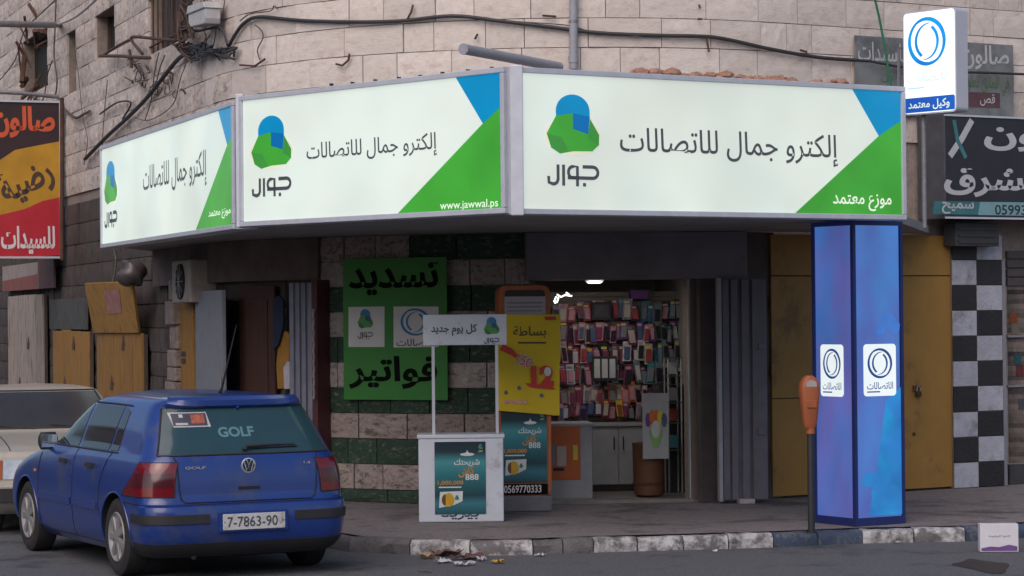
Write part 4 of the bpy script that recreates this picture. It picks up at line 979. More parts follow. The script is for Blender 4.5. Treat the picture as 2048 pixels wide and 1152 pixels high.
mb = MB().fbox(fF, .19, .35, .128, .175, -.03, .10); single('door_stop', mb, mat('pale_block', (.34, .32, .32), .8, .3), 'small pale block wedged under the folded grey door', 'block', bevel=.008)
fX = fS0.off(.03); t = Thing('wall_strip', 'dark brown wall strip between the shop frame and the folded door', 'wall', fW(-1.2, .13)); a0 = fW.px(1396, 700)[0]
t.part('strip', MB().fbox(fW, a0, fW.px(1545, 700)[0], .13, 2.88, -.02, .04), mat('brown_plaster', (.075, .06, .06), .8, .3))
t.part('skirting', MB().fbox(fW, a0, fW.px(1545, 700)[0], .13, .25, .041, .055), MATS['brown_plaster'])
# yellow metal doors
yd = mat('ochre_sheet_metal', (.29, .155, .03), .6, .16, 2.5, .1, 30, col2=(.17, .09, .03), c2amt=.28, c2scale=2)
for (ua, ub, lab) in ((1541, 1722, 'yellow sheet metal door left of the blue pillar'), (1724, 1903, 'yellow sheet metal door with padlock right of the blue pillar')):
    f = fW.off(.06); a0 = f.px(ua, 750)[0]; a1 = f.px(ub, 750)[0]; um = (ua + ub) / 2; z1 = f.px(um, 552)[1]; zt = min(2.86, f.px(um, 470)[1]); zm = f.px(um, 795)[1]
    t = Thing('yellow_door', lab, 'door', f(a0, .13), 'yellow metal doors behind the pillar')
    t.part('upper_panel', MB().fbox(f, a0 + .01, a1 - .01, z1 + .006, zt, -.04, .015), yd, bevel=.006)
    if ua < 1600:
        t.part('door_sheet', MB().fbox(f, a0 + .01, a1 - .01, zm + .004, z1 - .004, -.04, .012), yd, bevel=.005); t.part('door_sheet', MB().fbox(f, a0 + .01, a1 - .01, .15, zm - .004, -.04, .010), yd, bevel=.005)
    else: t.part('door_sheet', MB().fbox(f, a0 + .01, a1 - .01, .15, z1 - .004, -.04, .012), yd, bevel=.005)
    for b in (.5, 1.4, 2.1): t.part('hinge', MB().tube([f(a0 + .008, b, .02), f(a0 + .008, b + .12, .02)], .014, 8), yd, smooth=True)
    if ua > 1600:
        a, b = f.px(1832, 780); hs = t.part('hasp', MB().fbox(f, a - .06, a + .04, b - .012, b + .05, .016, .03), rust, bevel=.004)
        pdl_ = Thing('padlock', 'dark padlock hanging on the right yellow door', 'padlock', f(a, b, .05)); pdl_.part('lock_body', MB().fbox(f, a - .035, a + .03, b - .07, b - .01, .032, .06), mat('dark_brass', (.09, .06, .03), .4, .2, metal=.7), bevel=.008)
        pdl_.part('shackle', MB().tube([f(a - .025 + .0, b - .012, .046)] + [f(*p, .046) for p in arcpts(a - .003, b + .015, .022, .03, 180, 0, 6)] + [f(a + .019, b - .012, .046)], .005, 6), chm)
        a, b = f.px(1826, 868); t.part('lower_lock', MB().lathe(f(a, b, .013), f.n, [(0, .02), (.01, .02), (.012, .01)], 12), rust)
# checker pilaster
f = fW.off(.10); a0 = f.px(1906, 750)[0]; a1 = f.px(2006, 750)[0]; am = f.px(1955, 750)[0]
t = Thing('checkered_pilaster', 'stone pilaster painted in black and white checks beside the yellow door', 'pilaster', f(a0, .13))
t.part('core', MB().fbox(f, a0 + .01, a1 - .01, .13, 2.9, -.09, -.012), mortar)
cbk = mat('black_check_paint', (.018, .015, .017), .6, .3, 8, .5, 30, rnd=.2); cwh = mat('white_check_paint', (.36, .37, .43), .7, .2, 8, .5, 30, rnd=.08, col2=(.2, .19, .2), c2amt=.3)
chh = (f.px(1955, 505)[1] - .13) / 9.3; z = .13; k = 0
while z < 2.8:
    z1 = min(2.88, z + chh)
    for j, (x0, x1) in enumerate(((a0, am), (am, a1))):
        blackc = (k + j) % 2 == 1
        t.part('block', MB().fbox(f, x0 + .003, x1 - .003, z + .003, z1 - .003, -.01, pr.uniform(0, .012)), cbk if blackc else cwh, bevel=.006)
    z = z1; k += 1
t.part('edge_strip', MB().fbox(f, a1 + .002, a1 + .05, .13, 2.6, -.05, .0), mat('grey_edge', (.20, .20, .23), .6, .2))
# neighbour shop at right edge
f = fW.off(-.02); a0 = f.px(2014, 750)[0]
t = Thing('neighbour_shop', 'dim neighbouring shop window with goods at the right edge', 'shop', f(a0, .13))
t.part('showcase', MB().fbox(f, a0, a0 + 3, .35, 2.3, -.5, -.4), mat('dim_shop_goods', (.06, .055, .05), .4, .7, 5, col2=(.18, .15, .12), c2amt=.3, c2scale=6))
t.part('sill', MB().fbox(f, a0 + .0, a0 + 3, .13, .35, -.4, .03), mat('dark_plinth', (.04, .04, .045), .7, .3))
t.part('window_pane', MB().fbox(f, a0 + .02, a0 + 3, .36, 2.29, -.02, -.01), mat('dark_pane', (.03, .035, .04), .08, .1))
for z in (2.32, 2.42, 2.52, 2.62): t.part('shutter_slat', MB().fbox(f, a0, a0 + 3, z, z + .085, -.05, .03), mat('dark_slat', (.07, .06, .06), .6, .2), bevel=.008)
for z in (1.2, 1.75): t.part('window_rail', MB().fbox(f, a0, a0 + 3, z, z + .025, -.008, .02), mat('grey_edge', (.20, .20, .23)))
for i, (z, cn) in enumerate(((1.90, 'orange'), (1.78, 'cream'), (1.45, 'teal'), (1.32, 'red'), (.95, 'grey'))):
    t.part('goods', MB().fbox(f, a0 + .05 + .03 * i, a0 + .16 + .03 * i, z, z + .12, -.009, -.003), mat('dimgoods_' + cn, tuple(.3 * c for c in COLS[cn]), .5, .3))  # palette scaled down, puts the shop's dimness into the goods' colours
fa = fW.off(.3); a0, b0 = fa.px(1912, 492); a1, b1 = fa.px(1998, 446); t = Thing('air_conditioner', 'dark air conditioner box above the checkered pilaster', 'air conditioner', fa(a0, b0)); t.part('casing', MB().fbox(fa, a0, a1, b0, b1, -.2, 0), mat('dark_ac', (.04, .04, .045), .6, .3), bevel=.01)
for k in range(3): t.part('vent_slat', MB().fbox(fa, a0 + .03, a1 - .03, b0 + .03 + k * .07, b0 + .06 + k * .07, .001, .012), MATS['dark_ac'])

# ------------------------------------------------------------------ promoter table
q0 = onz(838, 1045, .13); q1 = onY(1008, 1046, q0.y + .02); fT = Fr(q0, q1); LT = fT.len
tb = Thing('promotion_table', 'white promotion table with header board and dark teal poster on the pavement', 'promotion table', fT(LT / 2, .13))
wp = mat('white_plastic', (.50, .545, .62), .45, .08, 3, col2=(.36, .37, .40), c2amt=.2, c2scale=5)
ztt = fT.px(920, 872)[1]
tb.part('counter_body', MB().fbox(fT, 0, LT, .13, ztt - .02, -.38, 0), wp, bevel=.012)
tb.part('table_top', MB().fbox(fT, -.012, LT + .012, ztt - .02, ztt + .015, -.40, .012), wp, bevel=.006)
fH = fT.off(-.12); z0h = fH.px(930, 690)[1]; z1h = fH.px(930, 629)[1]
for u in (867, 994): a = fH.px(u, 800)[0]; tb.part('header_pole', MB().fbox(fH, a - .014, a + .014, ztt + .015, z0h + .05, -.014, .014), mat('white_pole', (.46, .49, .55), .4, .05))
hb = tb.part('header_board', MB().fbox(fH, fH.px(846, 660)[0], fH.px(1013, 660)[0], z0h, z1h, .015, .035), wp, bevel=.004)
text_px(tb, fH, 'كل يوم جديد', 862, 648, 954, 672, PJ[5], bold=.02, c=.040, parent=hb)
ca, cb = fH.px(983, 652, .038); jlogo(tb, fH, ca, cb, .155, PJ, c=.038, parent=hb)
def teal_poster(th, f, box, c):
    a0, b0 = f.px(box[0], box[3], c); a1, b1 = f.px(box[2], box[1], c); w = a1 - a0; h = b1 - b0
    m = bpy.data.materials.get('teal_poster_print')
    if not m:
        m = mat('teal_poster_print', (.006, .05, .07), .35, .1)
        N = m.node_tree.nodes; L = m.node_tree.links
        tc = N.new('ShaderNodeTexCoord'); sx = N.new('ShaderNodeSeparateXYZ'); L.new(tc.outputs['UV'], sx.inputs[0])
        gr = N.new('ShaderNodeValToRGB'); e = gr.color_ramp.elements
        e[0].position = 0; e[0].color = (.01, .07, .10, 1); e[1].position = 1; e[1].color = (.006, .02, .03, 1)
        for p, cc in ((.15, (.03, .16, .2, 1)), (.26, (.008, .045, .06, 1)), (.55, (.02, .15, .18, 1)), (.72, (.05, .25, .28, 1)), (.86, (.008, .03, .045, 1))):
            x = e.new(p); x.color = cc
        L.new(sx.outputs['Y'], gr.inputs[0]); L.new(gr.outputs[0], N['Principled BSDF'].inputs['Base Color'])
    o = th.part('poster', MB().fbox(f, a0, a1, b0, b1, c - .004, c), m)
    uv = o.data.uv_layers.new(name='UVMap'); r0 = th.loc
    for lp_ in o.data.loops: z = o.data.vertices[lp_.vertex_index].co.z + r0.z; uv.data[lp_.index].uv = (.5, (z - b0) / h)
    X = lambda x: a0 + w * x; Y = lambda y: b0 + h * (1 - y)
    wt = mat('poster_letter_white', (.55, .58, .6), .5, .1); og = mat('poster_orange', (.5, .22, .02), .5, .3)
    jlogo(th, f, X(.9), Y(.07), w * .1, PJ[:5] + (wt,), c=c + .002, parent=o, letters=True)
    th.part('lamp_print', flat(f, arcpts(X(.64), Y(.175), w * .14, h * .022, 0, 345, 18) , c + .003), wt, o, smooth='keep')
    th.part('lamp_print', flat(f, [(X(.59), Y(.165)), (X(.63), Y(.135)), (X(.64), Y(.11)), (X(.65), Y(.135)), (X(.69), Y(.165))], c + .002), wt, o, smooth='keep')
    text(th, f, 'شريحتك', X(.38), Y(.345), X(.88), Y(.235), wt, c=c + .003, parent=o, bold=.02)
    text(th, f, 'كاش', X(.46), Y(.48), X(.78), Y(.36), og, c=c + .004, parent=o, bold=.03, rot=R(12))
    text(th, f, '888', X(.6), Y(.53), X(.86), Y(.445), wt, c=c + .006, parent=o, bold=.02, arab=False)
    text(th, f, '1,000,000', X(.06), Y(.60), X(.56), Y(.535), og, c=c + .003, parent=o, bold=.02, arab=False)
    th.part('underline', flat(f, [(X(.08), Y(.635)), (X(.52), Y(.635)), (X(.52), Y(.618)), (X(.08), Y(.618))], c + .003), wt, o, smooth='keep')
    cd = th.part('card_print', flat(f, [(X(.08), Y(.91)), (X(.10), Y(.69)), (X(.55), Y(.68)), (X(.54), Y(.82)), (X(.38), Y(.87))], c + .003), wt, o, smooth='keep')
    th.part('coin_print', flat(f, arcpts(X(.27), Y(.80), w * .11, h * .095, 0, 345, 18), c + .005), mat('poster_gold', (.5, .3, .02), .4, .3), o, smooth='keep')
    th.part('coin_print', flat(f, arcpts(X(.21), Y(.80), w * .075, h * .08, 90, 270, 10), c + .007), mat('poster_brown', (.12, .06, .02), .4, .3), o, smooth='keep')
    jlogo(th, f, X(.43), Y(.77), w * .09, PJ, c=c + .005, parent=o, letters=False)
teal_poster(tb, fT, (870, 883, 971, 1029), .006)
text_px(tb, fT, 'بيريد', 882, 1020, 958, 1040, PJ[5], bold=.02, c=.0015)

# ------------------------------------------------------------------ totem with yellow poster
qa = onz(1004, 1024, .13); fZ = Fr(qa, d=(math.cos(R(8)), math.sin(R(8)))); aZ = fZ.px(1101, 900)[0]
tt = Thing('phone_kiosk', 'orange framed kiosk with yellow and teal posters beside the shop door', 'kiosk', fZ(aZ / 2, .13))
orf = mat('kiosk_orange', (.42, .12, .04), .5, .2, 4); zk0 = fZ.px(1050, 992)[1]; zk1 = fZ.px(1050, 571)[1]
tt.part('base', MB().fbox(fZ, -.01, aZ + .01, .13, zk0, -.32, .01), mat('kiosk_grey', (.14, .14, .16), .5, .2), bevel=.01)
tt.part('cabinet', MB().prism(fZ, rrect(-.01, zk0, aZ + .01, zk1, .07), -.30, -.02), orf)
tt.part('screen_recess', MB().prism(fZ, rrect(.05, fZ.px(1050, 600)[1], aZ - .04, fZ.px(1050, 580)[1], .03), -.02, -.012), mat('kiosk_dark', (.03, .022, .02), .4, .2))
wk = tt.part('white_panel', MB().fbox(fZ, fZ.px(1009, 610)[0], fZ.px(1091, 610)[0], fZ.px(1050, 632)[1], fZ.px(1050, 593)[1], -.018, .004), mat('kiosk_white', (.36, .34, .38), .5, .1))
for v in (606, 614, 622): a0, b0 = fZ.px(1014, v, .01); a1 = fZ.px(1085, v, .01)[0]; tt.part('small_print', flat(fZ, [(a0, b0 - .005), (a1, b0 - .005), (a1, b0 + .005), (a0, b0 + .005)], .008), mat('kiosk_print', (.18, .15, .2), .5, .5, 60), wk, smooth='keep')
yp = mat('yellow_poster', (.62, .44, .0), .5, .08, 3)
yf = fZ.off(.03); mb = MB()
Ya, Yb = (994, 1119), (629, 831)
def yfn(s, t):
    u = Ya[0] + (Ya[1] - Ya[0]) * s + (2 if t > .5 else 0); v = Yb[1] + (Yb[0] - Yb[1]) * t - (10 * (1 - s) * (1 - t)); a, b = yf.px(u, v); return yf(a, b, .008 * math.sin(s * 7) * (1 - t) + .004 * math.sin(t * 9 + s * 3))
yo = tt.part('yellow_poster', MB().grid(yfn, 14, 14, skirt=lambda s, t: yfn(s, t) - yf.n * .003), yp, smooth=True)
yg = yf.off(.012)
red_ = mat('poster_red', (.50, .03, .02), .5, .15); dki = mat('poster_dark_ink', (.06, .05, .02), .5, .1)
text_px(tt, yg, 'بساطة', 1026, 652, 1092, 676, dki, parent=yo, bold=.01, c=.004)
tt.part('small_print', flat_px(yg, [(1036, 684), (1092, 684), (1092, 687), (1036, 687)], .004), dki, yo, smooth='keep')
tt.part('red_label', flat_px(yg, [(1090, 633), (1112, 633), (1112, 640), (1090, 640)], .004), red_, yo, smooth='keep')
tt.part('red_arrow', flat_px(yg, [(1000, 700), (1006, 688), (1026, 699), (1036, 712), (1030, 716), (1024, 711)], .004), red_, yo, smooth='keep')
text_px(tt, yg, '150', 1034, 710, 1064, 734, whl, parent=yo, bold=.06, c=.006, arab=False, rot=R(-24)); text_px(tt, yg, '150', 1035, 712, 1063, 732, red_, parent=yo, bold=.0, c=.009, arab=False, rot=R(-24))
text_px(tt, yg, '12', 1062, 731, 1108, 773, red_, parent=yo, bold=.06, c=.006, arab=False)
tt.part('white_splash', flat(yg, arcpts(*yg.px(1095, 743), .035, .045, 0, 340, 12), .010), whl, yo, smooth='keep')
tt.part('red_base', flat_px(yg, [(1050, 766), (1075, 768), (1106, 774), (1110, 779), (1060, 774)], .008), red_, yo, smooth='keep')
for u, v in ((1012, 785), (1038, 776), (1083, 791)): tt.part('print_dot', flat(yg, arcpts(*yg.px(u, v), .02, .022, 0, 330, 8), .006), mat('print_slate', (.12, .12, .13), .5, .5, 40), yo, smooth='keep')
tt.part('pink_label', flat_px(yg, [(1008, 800), (1055, 801), (1055, 808), (1008, 808)], .004), mat('print_pink', (.6, .3, .2), .5, .4, 30), yo, smooth='keep')
teal_poster(tt, fZ, (1003, 820, 1093, 965), .003)
nb2 = tt.part('number_strip', MB().fbox(fZ, -.005, aZ - .03, fZ.px(1050, 989)[1], fZ.px(1050, 968)[1], -.019, .002), mat('black_ink', (.008, .01, .008)))
text_px(tt, fZ, '0569770333', 1008, 970, 1083, 986, whl, parent=nb2, bold=.02, c=.005, arab=False)

# ------------------------------------------------------------------ small things on the ground
q = onz(1999, 1105, 0); fb = Fr(q - Vector((.16, -.02, 0)), d=(1, -.03)); bxw = fb.px(2037, 1080)[0]; zb1 = fb.px(2000, 1048)[1]
t = Thing('cardboard_box', 'small white carton with purple printed foot standing on the road at right', 'box', fb(.16, 0)); cw2 = mat('white_carton', (.55, .55, .60), .6, .08)
t.part('carton', MB().fbox(fb, 0, bxw, .004, zb1, -.12, 0), cw2, bevel=.004)
t.part('purple_print', flat(fb, [(.01, .012), (bxw - .01, .012), (bxw - .01, .05), (bxw * .75, .065), (bxw * .5, .045), (bxw * .25, .05), (.01, .035)], .002), mat('purple_print', (.13, .06, .22), .5, .15), smooth='keep')
text(t, fb, 'الدعوة المطبوعة', bxw * .22, zb1 * .52, bxw * .78, zb1 * .62, MATS['purple_print'], c=.002)
LC = {'white': (.42, .42, .45), 'brown': (.12, .06, .05), 'tan': (.34, .2, .1), 'pink': (.3, .14, .13), 'yellow': (.5, .3, .03), 'maroon': (.13, .05, .05)}
def scrap(u, v, w, h, cn, label, seed, z=.002):
    rs = random.Random(seed); c = onz(u, v, 0); mb = MB(); n = 4; ang = rs.uniform(0, 3)
    def fn(s, t, dz=0):
        x = (s - .5) * w * (1 + .25 * math.sin(5 * t + seed)); y = (t - .5) * h * (1 + .3 * math.sin(4 * s + seed * 2))
        zz = z + .004 + abs(math.sin(s * 5 + seed) * math.sin(t * 6 + seed * 1.7)) * min(w, h) * .55 + rs.uniform(0, .01)
        return (c.x + x * math.cos(ang * .3) - y * math.sin(ang * .3), c.y + y * 1.4 + x * math.sin(ang * .3), zz + dz)
    pts = {(i, j): fn(i / n, j / n) for i in range(n + 1) for j in range(n + 1)}
    mb.grid(lambda s, t: pts[round(s * n), round(t * n)], n, n, skirt=lambda s, t: tuple(Vector(pts[round(s * n), round(t * n)]) - Vector((0, 0, .003))))
    single('litter_scrap', mb, mat('litter_' + cn, LC[cn], .7, .4, 20), label, 'litter', 'litter heap at the kerb', loc=c, smooth='keep')
for i, (u, v, w, h, cn, lb) in enumerate(((855, 1118, .11, .08, 'tan', 'tan crumpled paper at the left end of the litter heap'), (884, 1126, .13, .07, 'white', 'white torn paper low on the left of the litter heap'),
    (900, 1112, .22, .12, 'brown', 'dark brown crushed carton, tallest piece of the litter heap'), (930, 1132, .15, .07, 'white', 'white paper lowest in the middle of the litter heap'),
    (872, 1110, .1, .08, 'pink', 'pink wrapper against the kerb at left of the litter heap'), (945, 1118, .2, .1, 'maroon', 'maroon card right of the brown carton'), (962, 1122, .07, .08, 'white', 'small upright white and dark scrap at right of the heap'),
    (920, 1120, .18, .08, 'brown', 'brown strip in the centre of the litter heap'), (840, 1108, .05, .04, 'white', 'tiny white bit at the kerb left of the heap'), (998, 1127, .09, .05, 'yellow', 'bright yellow scrap right of the litter heap'),
    (910, 1104, .1, .07, 'pink', 'reddish wrapper on top behind the brown carton'), (1080, 1113, .09, .03, 'white', 'pale flattened scrap by the kerb further right'), (1430, 1104, .04, .02, 'white', 'tiny pale scrap by the kerb before the shop'), (850, 1147, .09, .02, 'brown', 'thin brown scrap on the road nearest the camera'), (1795, 1087, .05, .03, 'white', 'tiny white scrap below the kerb by the blue pillar'))):
    scrap(u, v, w, h, cn, lb, i + 1)
# oil stain, a thin film of its own
oil = MB(); c = onz(1968, 1133, 0); pts = [(c.x + .20 * math.cos(a) * (1 + .25 * math.sin(3 * a)), c.y + .5 * math.sin(a) * (1 + .2 * math.cos(4 * a)), .004) for a in np.linspace(0, 2 * math.pi, 28, endpoint=False)]
oil.poly(pts); o = struct('oil_stain', oil, mat('oil_stain', (.03, .022, .022), .6, .3))

# ------------------------------------------------------------------ pipes and cables on the wall
pvc = mat('grey_plastic_pipe', (.26, .27, .31), .5, .15, 5); cab = mat('black_cable', (.03, .03, .035), .6, .2); thinw = mat('thin_brown_wire', (.09, .07, .065), .7, .3); whc = mat('white_cable', (.45, .43, .42), .6, .1)
t = Thing('drain_pipe', 'grey vertical plastic drain pipe down the stone wall above the right sign', 'pipe', wpt(1148, 130, .08))
t.part('pipe', MB().tube([wpt(1147, -60, .07), wpt(1147, 138, .07)], .044, 16), pvc, smooth=True); t.part('pipe_collar', MB().tube([wpt(1147, 112, .07), wpt(1147, 126, .07)], .051, 16), pvc, smooth=True); t.part('pipe_clip', MB().tube([wpt(1147, 40, .07), wpt(1147, 45, .07)], .050, 12), greym)
ps_ = wpt(1118, 134, .1); pe = onY(927, 98, 23.6); dv = (pe - ps_).normalized()
t = Thing('spout_pipe', 'open ended grey pipe jutting out over the middle lit sign', 'pipe', ps_)
t.part('pipe', MB().tube([ps_, pe], .05, 18, cap=False).tube([pe, ps_], .042, 18, cap=False), pvc, smooth=True); t.part('pipe_rim', MB().lathe(pe - dv * .012, dv, [(0, .050), (0, .054), (.02, .054), (.02, .043)], 18), pvc)
def spline(pts, n=8):
    P = [Vector(p) for p in pts]; out = []
    for i in range(len(P) - 1):
        p0, p1, p2, p3 = P[max(i - 1, 0)], P[i], P[i + 1], P[min(i + 2, len(P) - 1)]
        for k in range(n):
            t = k / n; out.append(.5 * ((2 * p1) + (-p0 + p2) * t + (2 * p0 - 5 * p1 + 4 * p2 - p3) * t * t + (-p0 + 3 * p1 - 3 * p2 + p3) * t ** 3))
    out.append(P[-1]); return out
def cable(name, pts, r, m, label, off=.05, cat='cable', group=None, n=6):
    P = spline([wpt(u, v, off) if len(q) == 2 else wpt(u, v, q[2]) for q in pts for u, v in [q[:2]]], n)
    return single(name, MB().tube(P, r, 8), m, label, cat, group, loc=P[0], smooth=True)
cable('main_cable', [(452, 104), (470, 70), (490, 45), (520, 34), (600, 41), (700, 44), (800, 42), (905, 32), (1000, 42), (1100, 54), (1200, 66), (1320, 71), (1410, 73), (1460, 80), (1540, 98), (1640, 115), (1740, 122)], .020, cab, 'thick black cable running along the stone wall above the signs')
cable('main_cable', [(1738, 122, .12), (1810, 135, .16), (1900, 143, .16), (1990, 146, .16), (2080, 150, .16)], .014, cab, 'black cable continuing over the old grey salon plate')
cable('service_cable', [(170, 318), (215, 272), (250, 240), (290, 200), (330, 150), (360, 115), (385, 106), (452, 104)], .026, cab, 'black cable sloping down from the knot to the left lit sign', .07)
cable('service_cable', [(200, 228), (235, 205), (262, 76 + 130), (245, 238)], .012, cab, 'short black loop where the sloping cable ties off', .07)
cable('service_cable', [(378, 58), (395, 62), (430, 55), (445, 60), (455, 90)], .016, cab, 'black cable hooping from the white box to the cable knot', .09)
cable('green_wire', [(1742, -30, .22), (1755, 20, .22), (1765, 70, .22), (1775, 130, .22), (1782, 172, .22)], .013, mat('green_hose', (.02, .14, .07), .5, .1), 'green hose hanging down past the old plate', cat='hose')
cable('white_cable', [(-20, 48, .5), (40, 52, .5), (95, 52, .45), (125, 45, .4), (155, 30, .3), (190, 0, .2), (205, -20, .2)], .022, whc, 'white cable curving up from the grey pipe at top left', off=.3)
cable('sign_lead', [(229, 500, .9), (232, 520, .9), (230, 545, .8), (226, 562, .7)], .012, whc, 'white lead dangling under the left lit sign')
for i, (pts, r, lb) in enumerate((
    ([(285, 108), (262, 76), (300, 76), (350, 80), (385, 70)], .02, 'rusty bent rod reaching from the barred window'),
    ([(200, 112), (240, 112), (262, 114), (300, 116)], .022, 'rusty rod lying level below the small window'),
    ([(262, 78), (230, 95), (205, 112)], .018, 'rusty rod sloping down to the small window'),
    ([(259, 100), (262, 120), (263, 135)], .02, 'short rusty spike under the level rod'))): cable('iron_rod', pts, r, rust, lb, .12, 'rod')
for i, (pts, r, lb) in enumerate((
    ([(112, 0), (110, 60), (108, 110), (114, 160), (110, 196)], .012, 'thin brown wire beside the window opening at top left'),
    ([(150, 100), (158, 160), (165, 230), (175, 280), (168, 330)], .006, 'thin wire falling from the narrow niche'),
    ([(215, 160), (211, 200), (206, 260), (205, 300)], .006, 'thin wire falling between the windows to the sign end'),
    ([(330, 110), (320, 135), (312, 165), (300, 175)], .008, 'thin wire trailing below the barred window'),
    ([(318, 105), (310, 140), (302, 200), (290, 240)], .007, 'thin wire trailing towards the left sign'),
    ([(375, 120), (360, 160), (345, 210), (300, 240), (270, 235)], .006, 'thin looped wire sagging above the left sign'),
    ([(450, 0), (445, 30), (440, 60)], .006, 'thin wire hanging above the cable hoop'),
    ([(510, 50), (522, 60), (526, 75), (515, 100), (520, 120)], .007, 'thin wire curl hanging from the main cable'),
    ([(480, 42), (500, 28), (540, 22), (548, 12), (555, 18)], .007, 'thin wire arching over the main cable bend'),
    ([(420, 70), (412, 85), (425, 95), (432, 60)], .007, 'small wire tangle below the white box'),
    ([(405, 55), (412, 75), (400, 95), (390, 90)], .007, 'wire twist left of the cable knot'),
    ([(125, 215), (150, 235), (168, 228), (180, 222)], .02, 'rusty stub beside the frame of the tall salon sign'),
    ([(1280, 73), (1180, 62), (1130, 50), (980, 40)], .006, 'thin wire running just above the main cable'),
    ([(1260, 145), (1130, 62), (1090, 55)], .0, '') ,
    ([(0, 160), (30, 120), (50, 60), (90, 20), (120, -10)], .01, 'loose brown wire across the top left corner'),
    ([(60, 190), (85, 200), (95, 150), (105, 120)], .01, 'loose dark wire above the tall salon sign'))):
    if r: cable('loose_wire', pts, r, thinw, lb, .06, 'wire', 'loose wires on the stone wall')
single('steel_pipe', MB().tube([onY(-20, 47, 34), onY(60, 49, 34.4), onY(108, 50, 35.2), wpt(118, 48, .0)], .045, 10), greym, 'grey steel pipe jutting left from the facade at top left', 'pipe', smooth=True)
single('corner_rod', MB().tube([wpt(124, 196, .3), wpt(124, 520, .3)], .03, 8), rust, 'rusty upright rod along the right side of the tall salon sign', 'rod', smooth=True)
# knot of cables
kn_ = MB(); rk = random.Random(31)
for i in range(16):
    u = rk.uniform(375, 455); v = 104 + rk.uniform(-9, 9); pts = [wpt(u + rk.uniform(-26, 26), v + rk.uniform(-12, 12), .05 + rk.random() * .08) for _ in range(5)]; kn_.tube(spline(pts, 5), rk.uniform(.007, .016), 6)
single('cable_knot', kn_, cab, 'tangled knot of black cables below the white box', 'cable', smooth=True)
kn_ = MB()
for i in range(16):
    u = rk.uniform(355, 388); v = rk.uniform(0, 100); pts = [wpt(u + rk.uniform(-16, 16), v + rk.uniform(-30, 30), .08 + rk.random() * .12) for _ in range(4)]; kn_.tube(spline(pts, 4), rk.uniform(.005, .014), 5)
single('dry_vines', kn_, mat('dry_vine', (.08, .05, .04), .9, .3), 'mat of dry brown vines over the right side of the barred window', 'vine', smooth=True)
kn_ = MB()
for i in range(18):
    u = rk.uniform(255, 345); v = rk.uniform(120, 190); pts = [wpt(u + rk.uniform(-10, 10), v + rk.uniform(-14, 14), .03 + rk.random() * .06) for _ in range(4)]; kn_.tube(spline(pts, 4), rk.uniform(.004, .009), 5)
single('dry_creeper', kn_, MATS['dry_vine'], 'wispy dry creeper on the stones below the barred window', 'vine', smooth=True)
# hooks on wall
for i, (pts, lb) in enumerate((([(672, 128), (685, 131), (697, 120), (699, 108)], 'rusty hook bent upward above the middle sign'), ([(480, 130), (510, 132), (530, 118)], 'rusty twig shaped hook at the bend of the wall'), ([(815, 38), (822, 25), (826, 10)], 'rusty bracket by the main cable near the top'), ([(955, 68), (950, 78)], 'small rusty nail stub below the main cable'),
    ([(1412, 72), (1418, 104)], 'rusty tab hanging from the main cable at right'), ([(1395, 38), (1404, 38)], 'rusty nail high on the wall at right'), ([(1600, 100), (1614, 104)], 'rusty clip on the main cable far right'), ([(362, 178), (368, 182), (371, 188)], 'dark metal clip above the left lit sign'), ([(1085, 31), (1112, 33)], 'rusty strip behind the main cable near the drain pipe'), ([(1398, 10), (1400, 16)], 'tiny rusty stub at the top right of the wall'))):
    P = [wpt(u, v, .05 + .02 * (k % 2)) for k, (u, v) in enumerate(pts)]; single('iron_hook', MB().tube(P, .012, 6), rust, lb, 'hook', 'iron hooks in the stone wall')
# white box near barred window
f = wfr(386, 422, .22, 30); a0, b0 = f.px(387, 56); a1, b1 = f.px(420, 16)
t = Thing('junction_box', 'dirty white plastic junction box hanging by the barred window', 'junction box', f(a0, b0)); wjb = mat('dirty_white_plastic', (.42, .42, .43), .5, .25, 8)
t.part('body', MB().prism(f, [(a0, b0 + .06), (a0 + .08, b0), (a1 - .03, b0 - .02), (a1, b0 + .04), (a1 + .01, b1), (a0, b1)], -.12, .06), wjb, bevel=.012); t.part('lid', MB().prism(f, [(a0 - .02, b1), (a1 + .03, b1), (a1 + .0, b1 + .07), (a0 + .04, b1 + .09)], -.14, .08), wjb, bevel=.01)
single('box_hanger', MB().tube([f((a0 + a1) / 2, b1 + .05, -.02), f((a0 + a1) / 2, b1 + .6, -.1)], .01, 6), rust, 'thin hanger rod above the white junction box', 'rod')

